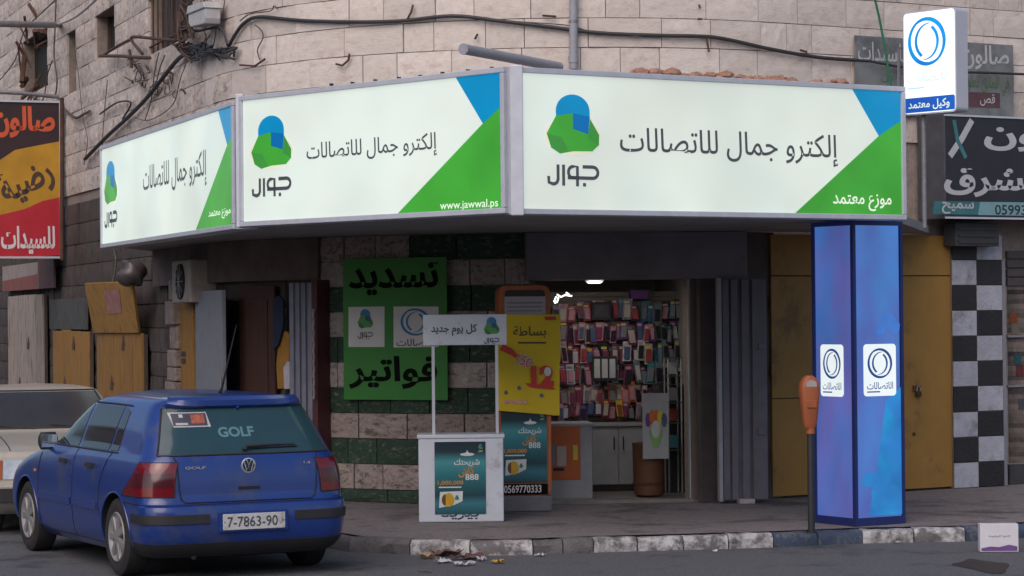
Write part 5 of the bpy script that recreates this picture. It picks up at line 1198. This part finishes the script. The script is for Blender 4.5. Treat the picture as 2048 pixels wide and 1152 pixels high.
# ================================================================== CARS
class Car:
    def __init__(s, yr, yf, w, rx=.30, ry=.24, fx=.42, fy=.42, bow=.035, e=2.4):
        s.yr_, s.yf_, s.w_ = [np.array(k).T for k in (yr, yf, w)]; s.rx, s.ry, s.fx, s.fy, s.bow, s.e = rx, ry, fx, fy, bow, e
    def it(s, a, z): return float(np.interp(z, a[0], a[1]))
    def S(s, t, z):
        sg = 1 if t >= 0 else -1; t = abs(t); yr = s.it(s.yr_, z); yf = s.it(s.yf_, z); w = s.it(s.w_, z); Ln = max(yf - yr, .01)
        rx = min(s.rx, w * .6); ry = min(s.ry, Ln * .3); fx = min(s.fx, w * .6); fy = min(s.fy, Ln * .3); bow = min(s.bow, Ln * .1); q = 2 / s.e
        if t <= .22: x = (w - rx) * t / .22; y = yr + bow * (x / w) ** 2
        elif t <= .36:
            a = (t - .22) / .14 * math.pi / 2; y0 = yr + bow * ((w - rx) / w) ** 2; x = w - rx + rx * math.sin(a) ** q; y = y0 + ry - ry * math.cos(a) ** q
        elif t <= .78: k = (t - .36) / .42; y0 = yr + bow * ((w - rx) / w) ** 2 + ry; y1 = yf - bow - fy; y = y0 + (y1 - y0) * k; x = w - .0 * k; x = w + .012 * math.sin(math.pi * k) * (1 if z < 1 else .3)
        elif t <= .90: a = (t - .78) / .12 * math.pi / 2; x = w - fx + fx * math.cos(a) ** q; y = yf - bow - fy + fy * math.sin(a) ** q
        else: k = (t - .90) / .10; x = (w - fx) * (1 - k); y = yf - bow * (1 - k) ** 0 * (x / max(w - fx, .01)) ** 2
        return Vector((x * sg, y, z))
    def N(s, t, z):
        a = s.S(t + .004, z) - s.S(t - .004, z); b = s.S(t, z + .006) - s.S(t, z - .006); n = a.cross(b)
        if n.length < 1e-9: return Vector((0, 0, 1))
        n.normalize(); c = s.S(t, z); 
        if n.dot(Vector((c.x, c.y - 2.0, c.z - .7))) < 0: n = -n
        return n
    def tx(s, x, z):                       # rear-face t for a given x
        sg = 1 if x >= 0 else -1; lo, hi = 0, .36
        for _ in range(30):
            m = (lo + hi) / 2
            if s.S(m, z).x < abs(x): lo = m
            else: hi = m
        return lo * sg
    def ty(s, y, z, sg=-1):                # side t for a given y
        lo, hi = .24, .9
        for _ in range(30):
            m = (lo + hi) / 2
            if s.S(m, z).y < y: lo = m
            else: hi = m
        return lo * sg
    def body(s, levels, nt=(14, 10, 34, 10, 8)):
        ts = []
        for (a, b), n in zip(((0, .22), (.22, .36), (.36, .78), (.78, .9), (.9, 1)), nt): ts += list(np.linspace(a, b, n, endpoint=False))
        ts.append(1.0); full = ts + [-t for t in reversed(ts[1:-1])]; mb = MB(); K = len(full)
        for z in levels: mb.v += [tuple(s.S(t, z)) for t in full]
        for i in range(len(levels) - 1):
            for j in range(K): q = (j + 1) % K; mb.f.append((i * K + j, i * K + q, (i + 1) * K + q, (i + 1) * K + j))
        mb.f.append(tuple(range(K))[::-1]); mb.f.append(tuple((len(levels) - 1) * K + j for j in range(K))); return mb
    def patch(s, quad, off=.006, na=12, nb=8, depth=.02, mode='t'):
        """quad = corners BL BR TR TL as (t,z), (x,z) on the rear, or (y,z) on a side"""
        def conv(p):
            if mode == 't': return p
            if mode == 'x': return (s.tx(p[0], p[1]), p[1])
            return (s.ty(p[0], p[1], mode), p[1])
        def pos(a, b, o):
            x = (quad[0][0] * (1 - a) + quad[1][0] * a) * (1 - b) + (quad[3][0] * (1 - a) + quad[2][0] * a) * b
            z = (quad[0][1] * (1 - a) + quad[1][1] * a) * (1 - b) + (quad[3][1] * (1 - a) + quad[2][1] * a) * b
            t, z = conv((x, z)); return s.S(t, z) + s.N(t, z) * o
        return MB().grid(lambda a, b: pos(a, b, off), na, nb, skirt=lambda a, b: pos(a, b, off - depth))
    def line(s, pts, r=.004, off=.002, mode='t', n=10):
        P = []
        for (a, b), (c, d) in zip(pts, pts[1:]):
            for k in range(n):
                q = k / n; x = a + (c - a) * q; z = b + (d - b) * q; t = x if mode == 't' else s.tx(x, z) if mode == 'x' else s.ty(x, z, mode); P.append(s.S(t, z) + s.N(t, z) * off)
        x, z = pts[-1]; t = x if mode == 't' else s.tx(x, z) if mode == 'x' else s.ty(x, z, mode); P.append(s.S(t, z) + s.N(t, z) * off)
        return MB().tube(P, r, 6)
black_in = mat('wheel_arch_black', (.01, .01, .011), .9, .1)
def cut_arches(me, m_body, axles, r, zc, w):
    ob = bpy.data.objects.new('body', me); COL.objects.link(ob); tmp = [ob]
    for y in axles:
        cm = MB().lathe((-w - .2, y, zc), (1, 0, 0), [(0, r), (.52, r)], 40); cm2 = MB().lathe((w + .2, y, zc), (-1, 0, 0), [(0, r), (.52, r)], 40)
        for c in (cm, cm2):
            co = bpy.data.objects.new('cutter', mesh('cutter', c, black_in, smooth=True)); COL.objects.link(co); tmp.append(co)
            md = ob.modifiers.new('b', 'BOOLEAN'); md.operation = 'DIFFERENCE'; md.object = co; md.solver = 'EXACT'; md.material_mode = 'TRANSFER'
    dg = bpy.context.evaluated_depsgraph_get(); nm = bpy.data.meshes.new_from_object(ob.evaluated_get(dg))
    for o in tmp: bpy.data.objects.remove(o)
    bm = bmesh.new(); bm.from_mesh(nm)
    for f in bm.faces: f.smooth = True
    for e in bm.edges: e.smooth = not (len(e.link_faces) == 2 and e.calc_face_angle(0) > R(35))
    bm.to_mesh(nm); bm.free(); nm.name = 'body'; return nm
tyre_m = mat('tyre_rubber', (.018, .017, .018), .85, .3, 20); rim_m = mat('silver_hubcap', (.27, .265, .275), .4, .15, metal=.35)
def wheel(t, x, y, sg, r=.315, wd=.2, spokes=7, z=None):
    z = r if z is None else z; c = Vector((x, y, z)); ax = Vector((sg, 0, 0)); i0 = -wd
    wo = t.part('wheel', MB().lathe(c + ax * -.17, ax, [(0, .06), (.02, .18), (.10, .20), (.11, .05)], 24), black_in, smooth=True)
    t.part('tyre', MB().lathe(c, ax, [(i0, r - .10), (i0, r - .03), (i0 + .02, r - .004), (i0 + .05, r), (-.05, r), (-.02, r - .006), (-.002, r - .035), (.0, r - .07), (-.012, r - .115), (-.03, r - .12)], 40), tyre_m, wo, smooth=True)
    mb = MB().lathe(c, ax, [(-.04, r - .125), (-.008, r - .112), (.0, r - .12), (-.012, r - .135), (-.03, r - .15), (-.035, .02)], 40).lathe(c, ax, [(-.033, .06), (-.004, .055), (.002, .03), (.002, .0)], 20)
    rimo = t.part('rim', mb, rim_m, wo, smooth=True)
    for k in range(spokes):
        a = 2 * math.pi * k / spokes; ca, sa = math.cos(a), math.sin(a); u_ = Vector((0, ca, sa)); v_ = Vector((0, -sa, ca)); sp_ = MB()
        sp_.hexa([c + u_ * .05 + v_ * .026 - ax * .03, c + u_ * .05 - v_ * .026 - ax * .03, c + u_ * (r - .125) - v_ * .036 - ax * .03, c + u_ * (r - .125) + v_ * .036 - ax * .03,
                  c + u_ * .05 + v_ * .022 - ax * .002, c + u_ * .05 - v_ * .022 - ax * .002, c + u_ * (r - .125) - v_ * .030 - ax * .006, c + u_ * (r - .125) + v_ * .030 - ax * .006])
        mbs = sp_; t.part('spoke', mbs, rim_m, wo, bevel=.004)

blue_car = mat('blue_car_paint', (.007, .032, .185), .30, .15, 2, coat=.6, spec=.5, col2=(.035, .05, .14), c2amt=.30, c2scale=2.2)
car_glass = mat('dark_car_glass', (.012, .016, .018), .06, .1, spec=.6)
rear_glass = mat('teal_rear_glass', (.02, .055, .07), .10, .15, 2, spec=.5)
seam = mat('seam_black', (.004, .006, .02), .7, .1); trim = mat('black_trim', (.02, .02, .024), .6, .2, 10)
GY, GX = 19.65, None
gp0 = onY(506, 1000, GY); car = Thing('blue_hatchback', 'blue hatchback seen from behind with GOLF on its rear window', 'car', (gp0.x, gp0.y, 0), rz=R(27))
C = Car([(.18, .16), (.22, .08), (.28, .03), (.38, .0), (.54, .0), (.585, .012), (.60, .055), (.63, .075), (.8, .085), (.90, .10), (.96, .125), (1.02, .165), (1.1, .21), (1.2, .275), (1.3, .335), (1.355, .365), (1.375, .34), (1.395, .35), (1.42, .45), (1.437, .65), (1.447, .95), (1.455, 1.6)],
        [(.18, 3.95), (.28, 4.10), (.4, 4.15), (.55, 4.13), (.63, 4.08), (.70, 4.02), (.76, 3.92), (.82, 3.74), (.88, 3.45), (.93, 3.18), (.965, 3.03), (1.0, 2.93), (1.1, 2.76), (1.2, 2.60), (1.3, 2.43), (1.36, 2.30), (1.40, 2.17), (1.43, 2.0), (1.447, 1.86), (1.455, 1.7)],
        [(.18, .76), (.22, .80), (.28, .835), (.38, .855), (.5, .865), (.62, .865), (.75, .858), (.86, .842), (.93, .818), (.965, .795), (1.05, .765), (1.15, .728), (1.25, .685), (1.33, .645), (1.37, .615), (1.40, .575), (1.42, .50), (1.437, .40), (1.447, .26), (1.455, .05)], rx=.30, ry=.26)
lv = [.18, .2, .22, .25, .28, .33, .38, .46, .54, .565, .585, .592, .60, .615, .63, .68, .74, .8, .85, .9, .93, .96, .99, 1.02, 1.06, 1.1, 1.15, 1.2, 1.25, 1.3, 1.33, 1.355, 1.365, 1.375, 1.385, 1.395, 1.41, 1.42, 1.43, 1.437, 1.443, 1.447, 1.451, 1.455]
bme = mesh('body', C.body(lv), blue_car, smooth=True)
AX = (.80, 3.31)
bme = cut_arches(bme, blue_car, AX, .352, .315, .865)
body = car.raw('body', bme)
for y in AX:
    for sg in (-1, 1): wheel(car, sg * .862, y, sg, .312)
    for sg in (-1, 1):    # arch lips
        P = []
        for k in range(25):
            a = R(-8 + 196 * k / 24); yy = y + .355 * math.cos(a); zz_ = .315 + .355 * math.sin(a)
            if zz_ > .19: tt_ = C.ty(yy, zz_, sg) if yy > .33 else C.ty(yy, zz_, sg); P.append(C.S(tt_, zz_) + Vector((sg * .004, 0, 0)))
        car.part('arch_lip', MB().tube(P, .008, 8), blue_car, body, smooth=True)
rgl = car.part('rear_window', C.patch([(-.70, .985), (.70, .985), (.585, 1.335), (-.585, 1.335)], .004, 20, 8, mode='x'), rear_glass, smooth=True)
car.part('window_seal', C.line([(-.71, .978), (.71, .978), (.59, 1.34), (-.59, 1.34), (-.71, .978)], .009, .003, 'x', 14), trim, rgl, smooth=True)
car.part('roof_spoiler', C.patch([(-.56, 1.345), (.56, 1.345), (.53, 1.40), (-.53, 1.40)], .028, 20, 4, .05, mode='x'), blue_car, smooth=True)
hs = car.part('tailgate_seam', C.line([(-.60, .97), (-.585, .93), (-.575, .72), (-.56, .64), (-.53, .612), (.53, .612), (.56, .64), (.575, .72), (.585, .93), (.60, .97)], .006, .001, 'x', 8), seam, smooth=True)
red_l = mat('tail_lamp_red', (.13, .004, .010), .15, .15, coat=.5); red_d = mat('tail_lamp_smoked', (.06, .008, .012), .15, .15, coat=.5)
for sg in (-1, 1):
    i_ = C.tx(.582, .9) * sg; o1 = .345 * sg; o2 = .395 * sg; z0, z1, za, zb_2 = .662, .925, .735, .845
    L_ = lambda z: o2 + (o1 - o2) * (z - z0) / (z1 - z0)
    tl = car.part('tail_light', C.patch([(i_, z0), (L_(z0), z0), (L_(z1), z1), (i_ , z1)], .008, 12, 8), red_l, smooth=True)
    car.part('smoked_band', C.patch([(i_ + .004 * sg, za), (L_(za) - .01 * sg, za), (L_(zb_2) - .012 * sg, zb_2), (i_ + .004 * sg, zb_2)], .0105, 12, 4, .004), red_d, tl, smooth=True)
    car.part('light_seam', C.line([(i_, z0), (L_(z0), z0), (L_(z1), z1), (i_, z1), (i_, z0)], .005, .005), seam, tl, smooth=True)
    car.part('bumper_strip', C.patch([(C.tx(.36, .5) * sg, .455), (.375 * sg, .455), (.375 * sg, .525), (C.tx(.36, .5) * sg, .525)], .012, 16, 3, .03), trim, smooth=True)
car.part('bumper_seam', C.line([(-.40, .605), (-.3, .60), (-.25, .598), (.25, .598), (.3, .60), (.40, .605)], .005, .0015, 't', 12), seam, smooth=True)
car.part('lower_skirt', C.patch([(-.40, .19), (.40, .19), (.40, .30), (-.40, .30)], .006, 40, 4, .03), trim, smooth=True)
# plate
fc = Fr((-.26, -.012), d=(1, 0)); fc.z = Vector((0, 0, 1))
car.part('plate_recess', MB().fbox(fc, -.03, .55, .375, .545, -.02, .004), blue_car, bevel=.01)
pw_ = mat('plate_white', (.50, .50, .52), .4, .1, col2=(.3, .3, .32), c2amt=.3, c2scale=9); npl = car.part('number_plate', MB().fbox(fc, 0, .52, .395, .52, .006, .014), pw_, bevel=.003); dk_ = mat('plate_ink', (.05, .06, .06), .5, .1)
text(car, fc, '7-7863-90', .035, .418, .455, .498, dk_, c=.018, parent=npl, arab=False, bold=.004)
text(car, fc, 'ف', .472, .43, .498, .488, dk_, c=.018, parent=npl)
for a in (.014, .508): car.part('plate_dot', flat(fc, arcpts(a, .457, .005, .005, 0, 330, 8), .018), dk_, npl, smooth='keep')
# badges on tailgate
def rearfr(x, z):
    p = C.S(C.tx(x, z), z); fr = Fr((p.x, p.y - .006), d=(1, 0)); return fr, p
chrome = mat('chrome_badge', (.62, .62, .64), .25, .05, metal=.7)
fr, p = rearfr(0, .888); mb = MB(); mb.lathe(Vector((0, p.y - .001, .888)), (0, -1, 0), [(0, .060), (.008, .060), (.010, .056), (.010, .050), (.006, .049)], 32)
bg_ = car.part('emblem', mb, chrome, smooth=True)
car.part('emblem_disc', MB().lathe(Vector((0, p.y - .002, .888)), (0, -1, 0), [(0, .049), (.0055, .049)], 32), mat('emblem_blue_black', (.02, .03, .06), .3, .1), bg_)
vm = MB()
for pts in ([(-.020, .046), (0, .004), (.020, .046)], [(-.040, .030), (-.018, -.042), (0, -.002), (.018, -.042), (.040, .030)]): vm.add(stroke(fr, [(x, .888 + z) for x, z in pts], .0085, .0105))
car.part('emblem_letters', vm, chrome, bg_, smooth='keep')
fr, _ = rearfr(-.44, .885); text(car, fr, 'GOLF', -.085, .872, .085, .894, chrome, c=.006, arab=False, bold=.02, name='badge')
fr, _ = rearfr(.50, .90); text(car, fr, '1.6', -.03, .885, .03, .907, chrome, c=.010, arab=False, bold=.02, name='badge')
car.part('tailgate_handle', C.patch([(-.09, .70), (.09, .70), (.09, .725), (-.09, .725)], .004, 8, 2, mode='x'), seam, smooth=True)
# window lettering and sticker (frame tilted to glass)
class Gl:
    def __call__(s, a, b, c=0): t = C.tx(a, b); return C.S(t, b) + C.N(t, b) * (.004 + c)
gl = Gl(); tealt = mat('teal_window_letters', (.09, .20, .23), .4, .1)
text(car, gl, 'GOLF', -.20, 1.105, .10, 1.185, tealt, c=.004, arab=False, bold=.035, parent=rgl)
stk = car.part('sticker', MB().grid(lambda s, t: gl(-.565 + .30 * s + (.02 * (1 - t)), 1.19 + .115 * t, .003), 4, 2, skirt=lambda s, t: gl(-.565 + .30 * s + (.02 * (1 - t)), 1.19 + .115 * t, .0)), mat('sticker_white', (.42, .42, .44), .4, .1), rgl)
for (x0, x1, z0, z1, m, c) in ((-.545, -.27, 1.2, 1.296, mat('sticker_dark', (.05, .05, .07), .4, .3), .005), (-.40, -.29, 1.215, 1.285, mat('sticker_orange', (.35, .10, .06), .4, .6, 30), .007), (-.525, -.43, 1.205, 1.222, MATS['sticker_white'], .007), (-.49, -.46, 1.262, 1.288, MATS['sticker_white'], .007)):
    car.part('sticker_print', MB().grid(lambda s, t: gl(x0 + (x1 - x0) * s, z0 + (z1 - z0) * t, c), 4, 2), m, stk, smooth='keep')
car.part('blue_sticker', MB().poly([gl(.30, 1.02, .004), gl(.37, 1.02, .004), gl(.37, 1.045, .004), gl(.31, 1.045, .004)]), mat('sticker_blue', (.03, .12, .4), .4, .1), rgl, smooth='keep')
car.part('wiper', MB().tube([gl(-.02, .995, .02), gl(.0, 1.02, .03), gl(.2, 1.03, .025), gl(.42, 1.03, .02)], [.02, .014, .010, .006], 8).tube([gl(.05, 1.012, .012), gl(.44, 1.02, .012)], .006, 6), trim, smooth=True)
car.part('washer_jet', MB().tube([gl(.0, 1.325, .0), gl(.0, 1.33, .03)], .012, 8), blue_car, smooth=True)
car.part('antenna', MB().tube([C.S(0, 1.436) + Vector((0, .1, 0)), C.S(0, 1.436) + Vector((.008, .06, .05)), C.S(0, 1.436) + Vector((.07, -.12, .56))], [.018, .010, .003], 8), trim, smooth=True)
# sides
for sg in (-1, 1):
    wA = car.part('front_door_window', C.patch([(1.98, .985), (2.86, .985), (2.36, 1.335), (2.0, 1.335)], .004, 12, 8, mode=sg), car_glass, smooth=True)
    wB = car.part('rear_door_window', C.patch([(1.17, .985), (1.90, .985), (1.94, 1.335), (1.17, 1.335)], .004, 12, 8, mode=sg), car_glass, smooth=True)
    wC = car.part('quarter_window', C.patch([(.93, .99), (1.12, .985), (1.12, 1.33), (.99, 1.30)], .004, 8, 8, mode=sg), car_glass, smooth=True)
    car.part('window_trim', C.line([(.92, .975), (2.92, .975)], .007, .003, sg, 30), trim, smooth=True)
    car.part('roof_trim', C.line([(1.02, 1.345), (1.4, 1.35), (2.05, 1.35), (2.35, 1.345), (2.62, 1.21), (2.90, .985)], .008, .003, sg, 14), trim, smooth=True)
    for ln in ([(1.95, .97), (1.93, .6), (1.93, .24)], [(2.93, .95), (2.95, .7), (2.92, .24)], [(1.05, .97), (1.20, .72), (1.22, .55), (1.19, .45)], [(1.22, .24), (2.92, .24)]): car.part('door_seam', C.line(ln, .0035, .001, sg, 8), seam, smooth=True)
    for y0, y1 in ((1.26, 1.90), (1.96, 2.90)): car.part('rubbing_strip', C.patch([(y0, .50), (y1, .50), (y1, .56), (y0, .56)], .014, 12, 2, .02, mode=sg), blue_car, smooth=True)
    for y in (1.38, 2.12): car.part('door_handle', C.patch([(y, .835), (y + .17, .835), (y + .17, .868), (y, .868)], .028, 6, 2, .03, mode=sg), trim, smooth=True)
    P = C.S(C.ty(2.72, 1.0, sg), 1.0); mbm = MB(); mx_ = P.x + sg * .11
    for k in range(7):
        zz_ = .925 + .15 * k / 6; hw = .088 * math.sin(math.pi * (.18 + .64 * k / 6)) ** .5; hd_ = .06 * math.sin(math.pi * (.18 + .64 * k / 6)) ** .5
        for j in range(14): a = 2 * math.pi * j / 14; mbm.v.append((mx_ + hw * math.copysign(abs(math.cos(a)) ** .6, math.cos(a)), P.y + hd_ * math.copysign(abs(math.sin(a)) ** .6, math.sin(a)) * (1 if math.sin(a) > 0 else .5), zz_))
    for i in range(6):
        for j in range(14): q = (j + 1) % 14; mbm.f.append((i * 14 + j, i * 14 + q, (i + 1) * 14 + q, (i + 1) * 14 + j))
    mbm.f += [tuple(range(14))[::-1], tuple(84 + j for j in range(14))]
    mr_ = car.part('wing_mirror', mbm, trim if sg < 0 else blue_car, smooth=True); car.part('mirror_glass', MB().box(mx_ - .07, mx_ + .07, P.y - .036, P.y - .031, .945, 1.055), mat('mirror_glass', (.35, .42, .5), .05, .05, metal=.8), mr_, bevel=.002)
    car.part('mirror_arm', MB().tube([(P.x, P.y, .955), (P.x + sg * .05, P.y, .96)], .022, 8), trim, mr_)
car.part('windscreen', C.patch([(-.97, .99), (-1.03 + .0, .99), (-1.0, 1.34), (-.97, 1.34)], .004, 2, 2), car_glass, smooth=True) if False else None
car.part('exhaust', MB().tube([(-.45, .45, .20), (-.45, .12, .185)], .02, 10), trim, smooth=True)
car.part('underbody', MB().box(-.6, .6, .3, 3.9, .16, .22), black_in)
car.part('fuel_flap', C.line([(.72, .74), (.88, .74), (.88, .88), (.72, .88), (.72, .74)], .003, .001, 1, 5), seam)
car.part('side_indicator', C.patch([(3.02, .72), (3.08, .72), (3.08, .745), (3.02, .745)], .006, 3, 2, mode=-1), mat('indicator_amber', (.5, .2, .1), .3, .1))

# beige saloon nose to nose with the blue car
bg0 = car.loc + Vector((-math.sin(R(27)), math.cos(R(27)), 0)) * 4.75 + Vector((-.0, .0, 0))
c2 = Thing('beige_saloon', 'old beige saloon parked facing the camera, half hidden behind the blue hatchback', 'car', (bg0.x + .05, bg0.y - .05, 0), rz=R(20))
B = Car([(.20, .16), (.26, .06), (.32, .0), (.47, .0), (.49, .05), (.51, .09), (.60, .10), (.74, .11), (.79, .14), (.83, .30), (.87, .70), (.905, 1.15), (.93, 1.33), (.96, 1.38), (1.05, 1.50), (1.15, 1.65), (1.25, 1.80), (1.31, 1.92), (1.335, 2.02), (1.35, 2.15), (1.362, 2.4), (1.37, 2.7)],
        [(.20, 4.2), (.32, 4.3), (.8, 4.3), (.88, 4.2), (.93, 3.9), (1.0, 3.75), (1.1, 3.62), (1.25, 3.4), (1.33, 3.2), (1.35, 3.1), (1.362, 3.0), (1.37, 2.9)],
        [(.20, .72), (.26, .77), (.32, .80), (.55, .81), (.74, .80), (.83, .77), (.87, .74), (.905, .72), (.93, .72), (1.0, .70), (1.15, .65), (1.25, .61), (1.31, .58), (1.335, .55), (1.35, .48), (1.362, .35), (1.37, .1)], rx=.12, ry=.12, fx=.2, fy=.2, bow=.06, e=2.6)
lv2 = [.2, .23, .26, .29, .32, .4, .47, .48, .49, .5, .51, .6, .68, .74, .77, .79, .81, .83, .85, .87, .89, .905, .92, .93, .945, .96, 1.0, 1.05, 1.1, 1.15, 1.2, 1.25, 1.28, 1.31, 1.325, 1.335, 1.343, 1.35, 1.356, 1.362, 1.366, 1.37]
beige = mat('beige_car_paint', (.34, .315, .27), .4, .12, 2, coat=.3)
b2 = cut_arches(mesh('body', B.body(lv2), beige, smooth=True), beige, (.78, 3.3), .35, .31, .80); c2.raw('body', b2)
for y in (.78, 3.3):
    for sg in (-1, 1): wheel(c2, sg * .79, y, sg, .305, .18, 5)
c2.part('windscreen', B.patch([(-.63, .965), (.63, .965), (.52, 1.305), (-.52, 1.305)], .004, 20, 8, mode='x'), mat('dusty_glass', (.035, .035, .038), .15, .2, 3), smooth=True)
c2.part('windscreen_seal', B.line([(-.64, .958), (.64, .958), (.53, 1.315), (-.53, 1.315), (-.64, .958)], .012, .003, 'x', 14), trim, smooth=True)
c2.part('bumper', B.patch([(-.40, .33), (.40, .33), (.40, .455), (-.40, .455)], .035, 40, 3, .06), trim, smooth=True)
c2.part('grille', B.patch([(-.38, .53), (.38, .53), (.38, .68), (-.38, .68)], .006, 12, 3, mode='x'), trim, smooth=True)
for sg in (-1, 1):
    c2.part('headlight', B.patch([(sg * .40, .535), (sg * .68, .535), (sg * .68, .715), (sg * .40, .715)], .010, 8, 6, mode='x'), mat('headlight_glass', (.45, .52, .62), .08, .2, 20, spec=.8), smooth=True)
    c2.part('indicator', B.patch([(B.tx(sg * .69, .6), .535), (.30 * sg, .535), (.30 * sg, .715), (B.tx(sg * .69, .6), .715)], .010, 8, 6), mat('indicator_red_orange', (.34, .085, .02), .2, .1), smooth=True)
    c2.part('door_window', B.patch([(1.75, .97), (3.3, .97), (3.1, 1.29), (2.05, 1.29)], .004, 10, 5, mode=sg), car_glass, smooth=True)
    c2.part('wiper', MB().tube([B.S(B.tx(.1 + sg * .28, .96), .96) + Vector((0, -.02, .0)), B.S(B.tx(sg * .28 - .3, .98), .985) + Vector((0, -.03, .01))], .007, 6), trim)
    c2.part('bonnet_seam', B.line([(sg * .20, .80), (sg * .205, .87), (sg * .21, .925)], .005, .001, 't', 8), seam)

# ================================================================== buildings across the two streets (outside the frame, they shade and are mirrored)
far_wall = mat('rosy_render', (.62, .44, .38), .85, .2, .8, .3, 12)
def block(P, Q, hgt, depth, label, seed):
    f = Fr(P, Q); L = f.len; t = Thing('street_building', label, 'building', f(L / 2, 0)); t.part('wall', MB().fbox(f, 0, L, 0, hgt, -depth, 0), far_wall); t.part('cornice', MB().fbox(f, -.1, L + .1, hgt, hgt + .25, -depth - .1, .15), far_wall)
    k = 0
    for z in np.arange(.2, hgt - 2, 3.0):
        for a in np.arange(1.2, L - 2, 2.8):
            g0 = z > 1
            w = t.part('window' if g0 else 'shop_shutter', MB().fbox(f, a, a + (1.3 if g0 else 2.1), z + (.8 if g0 else 0), z + 2.3, .003, .05), greyd if not g0 else wood_d, bevel=.01)
            if g0: t.part('pane', MB().fbox(f, a + .1, a + 1.2, z + .9, z + 2.2, .052, .06), car_glass, w); t.part('sill', MB().fbox(f, a - .1, a + 1.4, z + .68, z + .78, .003, .14), far_wall, w)
block((-14.0, 17.0), (-23.5, 44.0), 6.4, 6, 'rosy rendered building across the side street, left of the frame', 1)
block((16, -9.0), (-18, -11.0), 7.0, 6, 'rosy rendered building across the main street, behind the camera', 2)
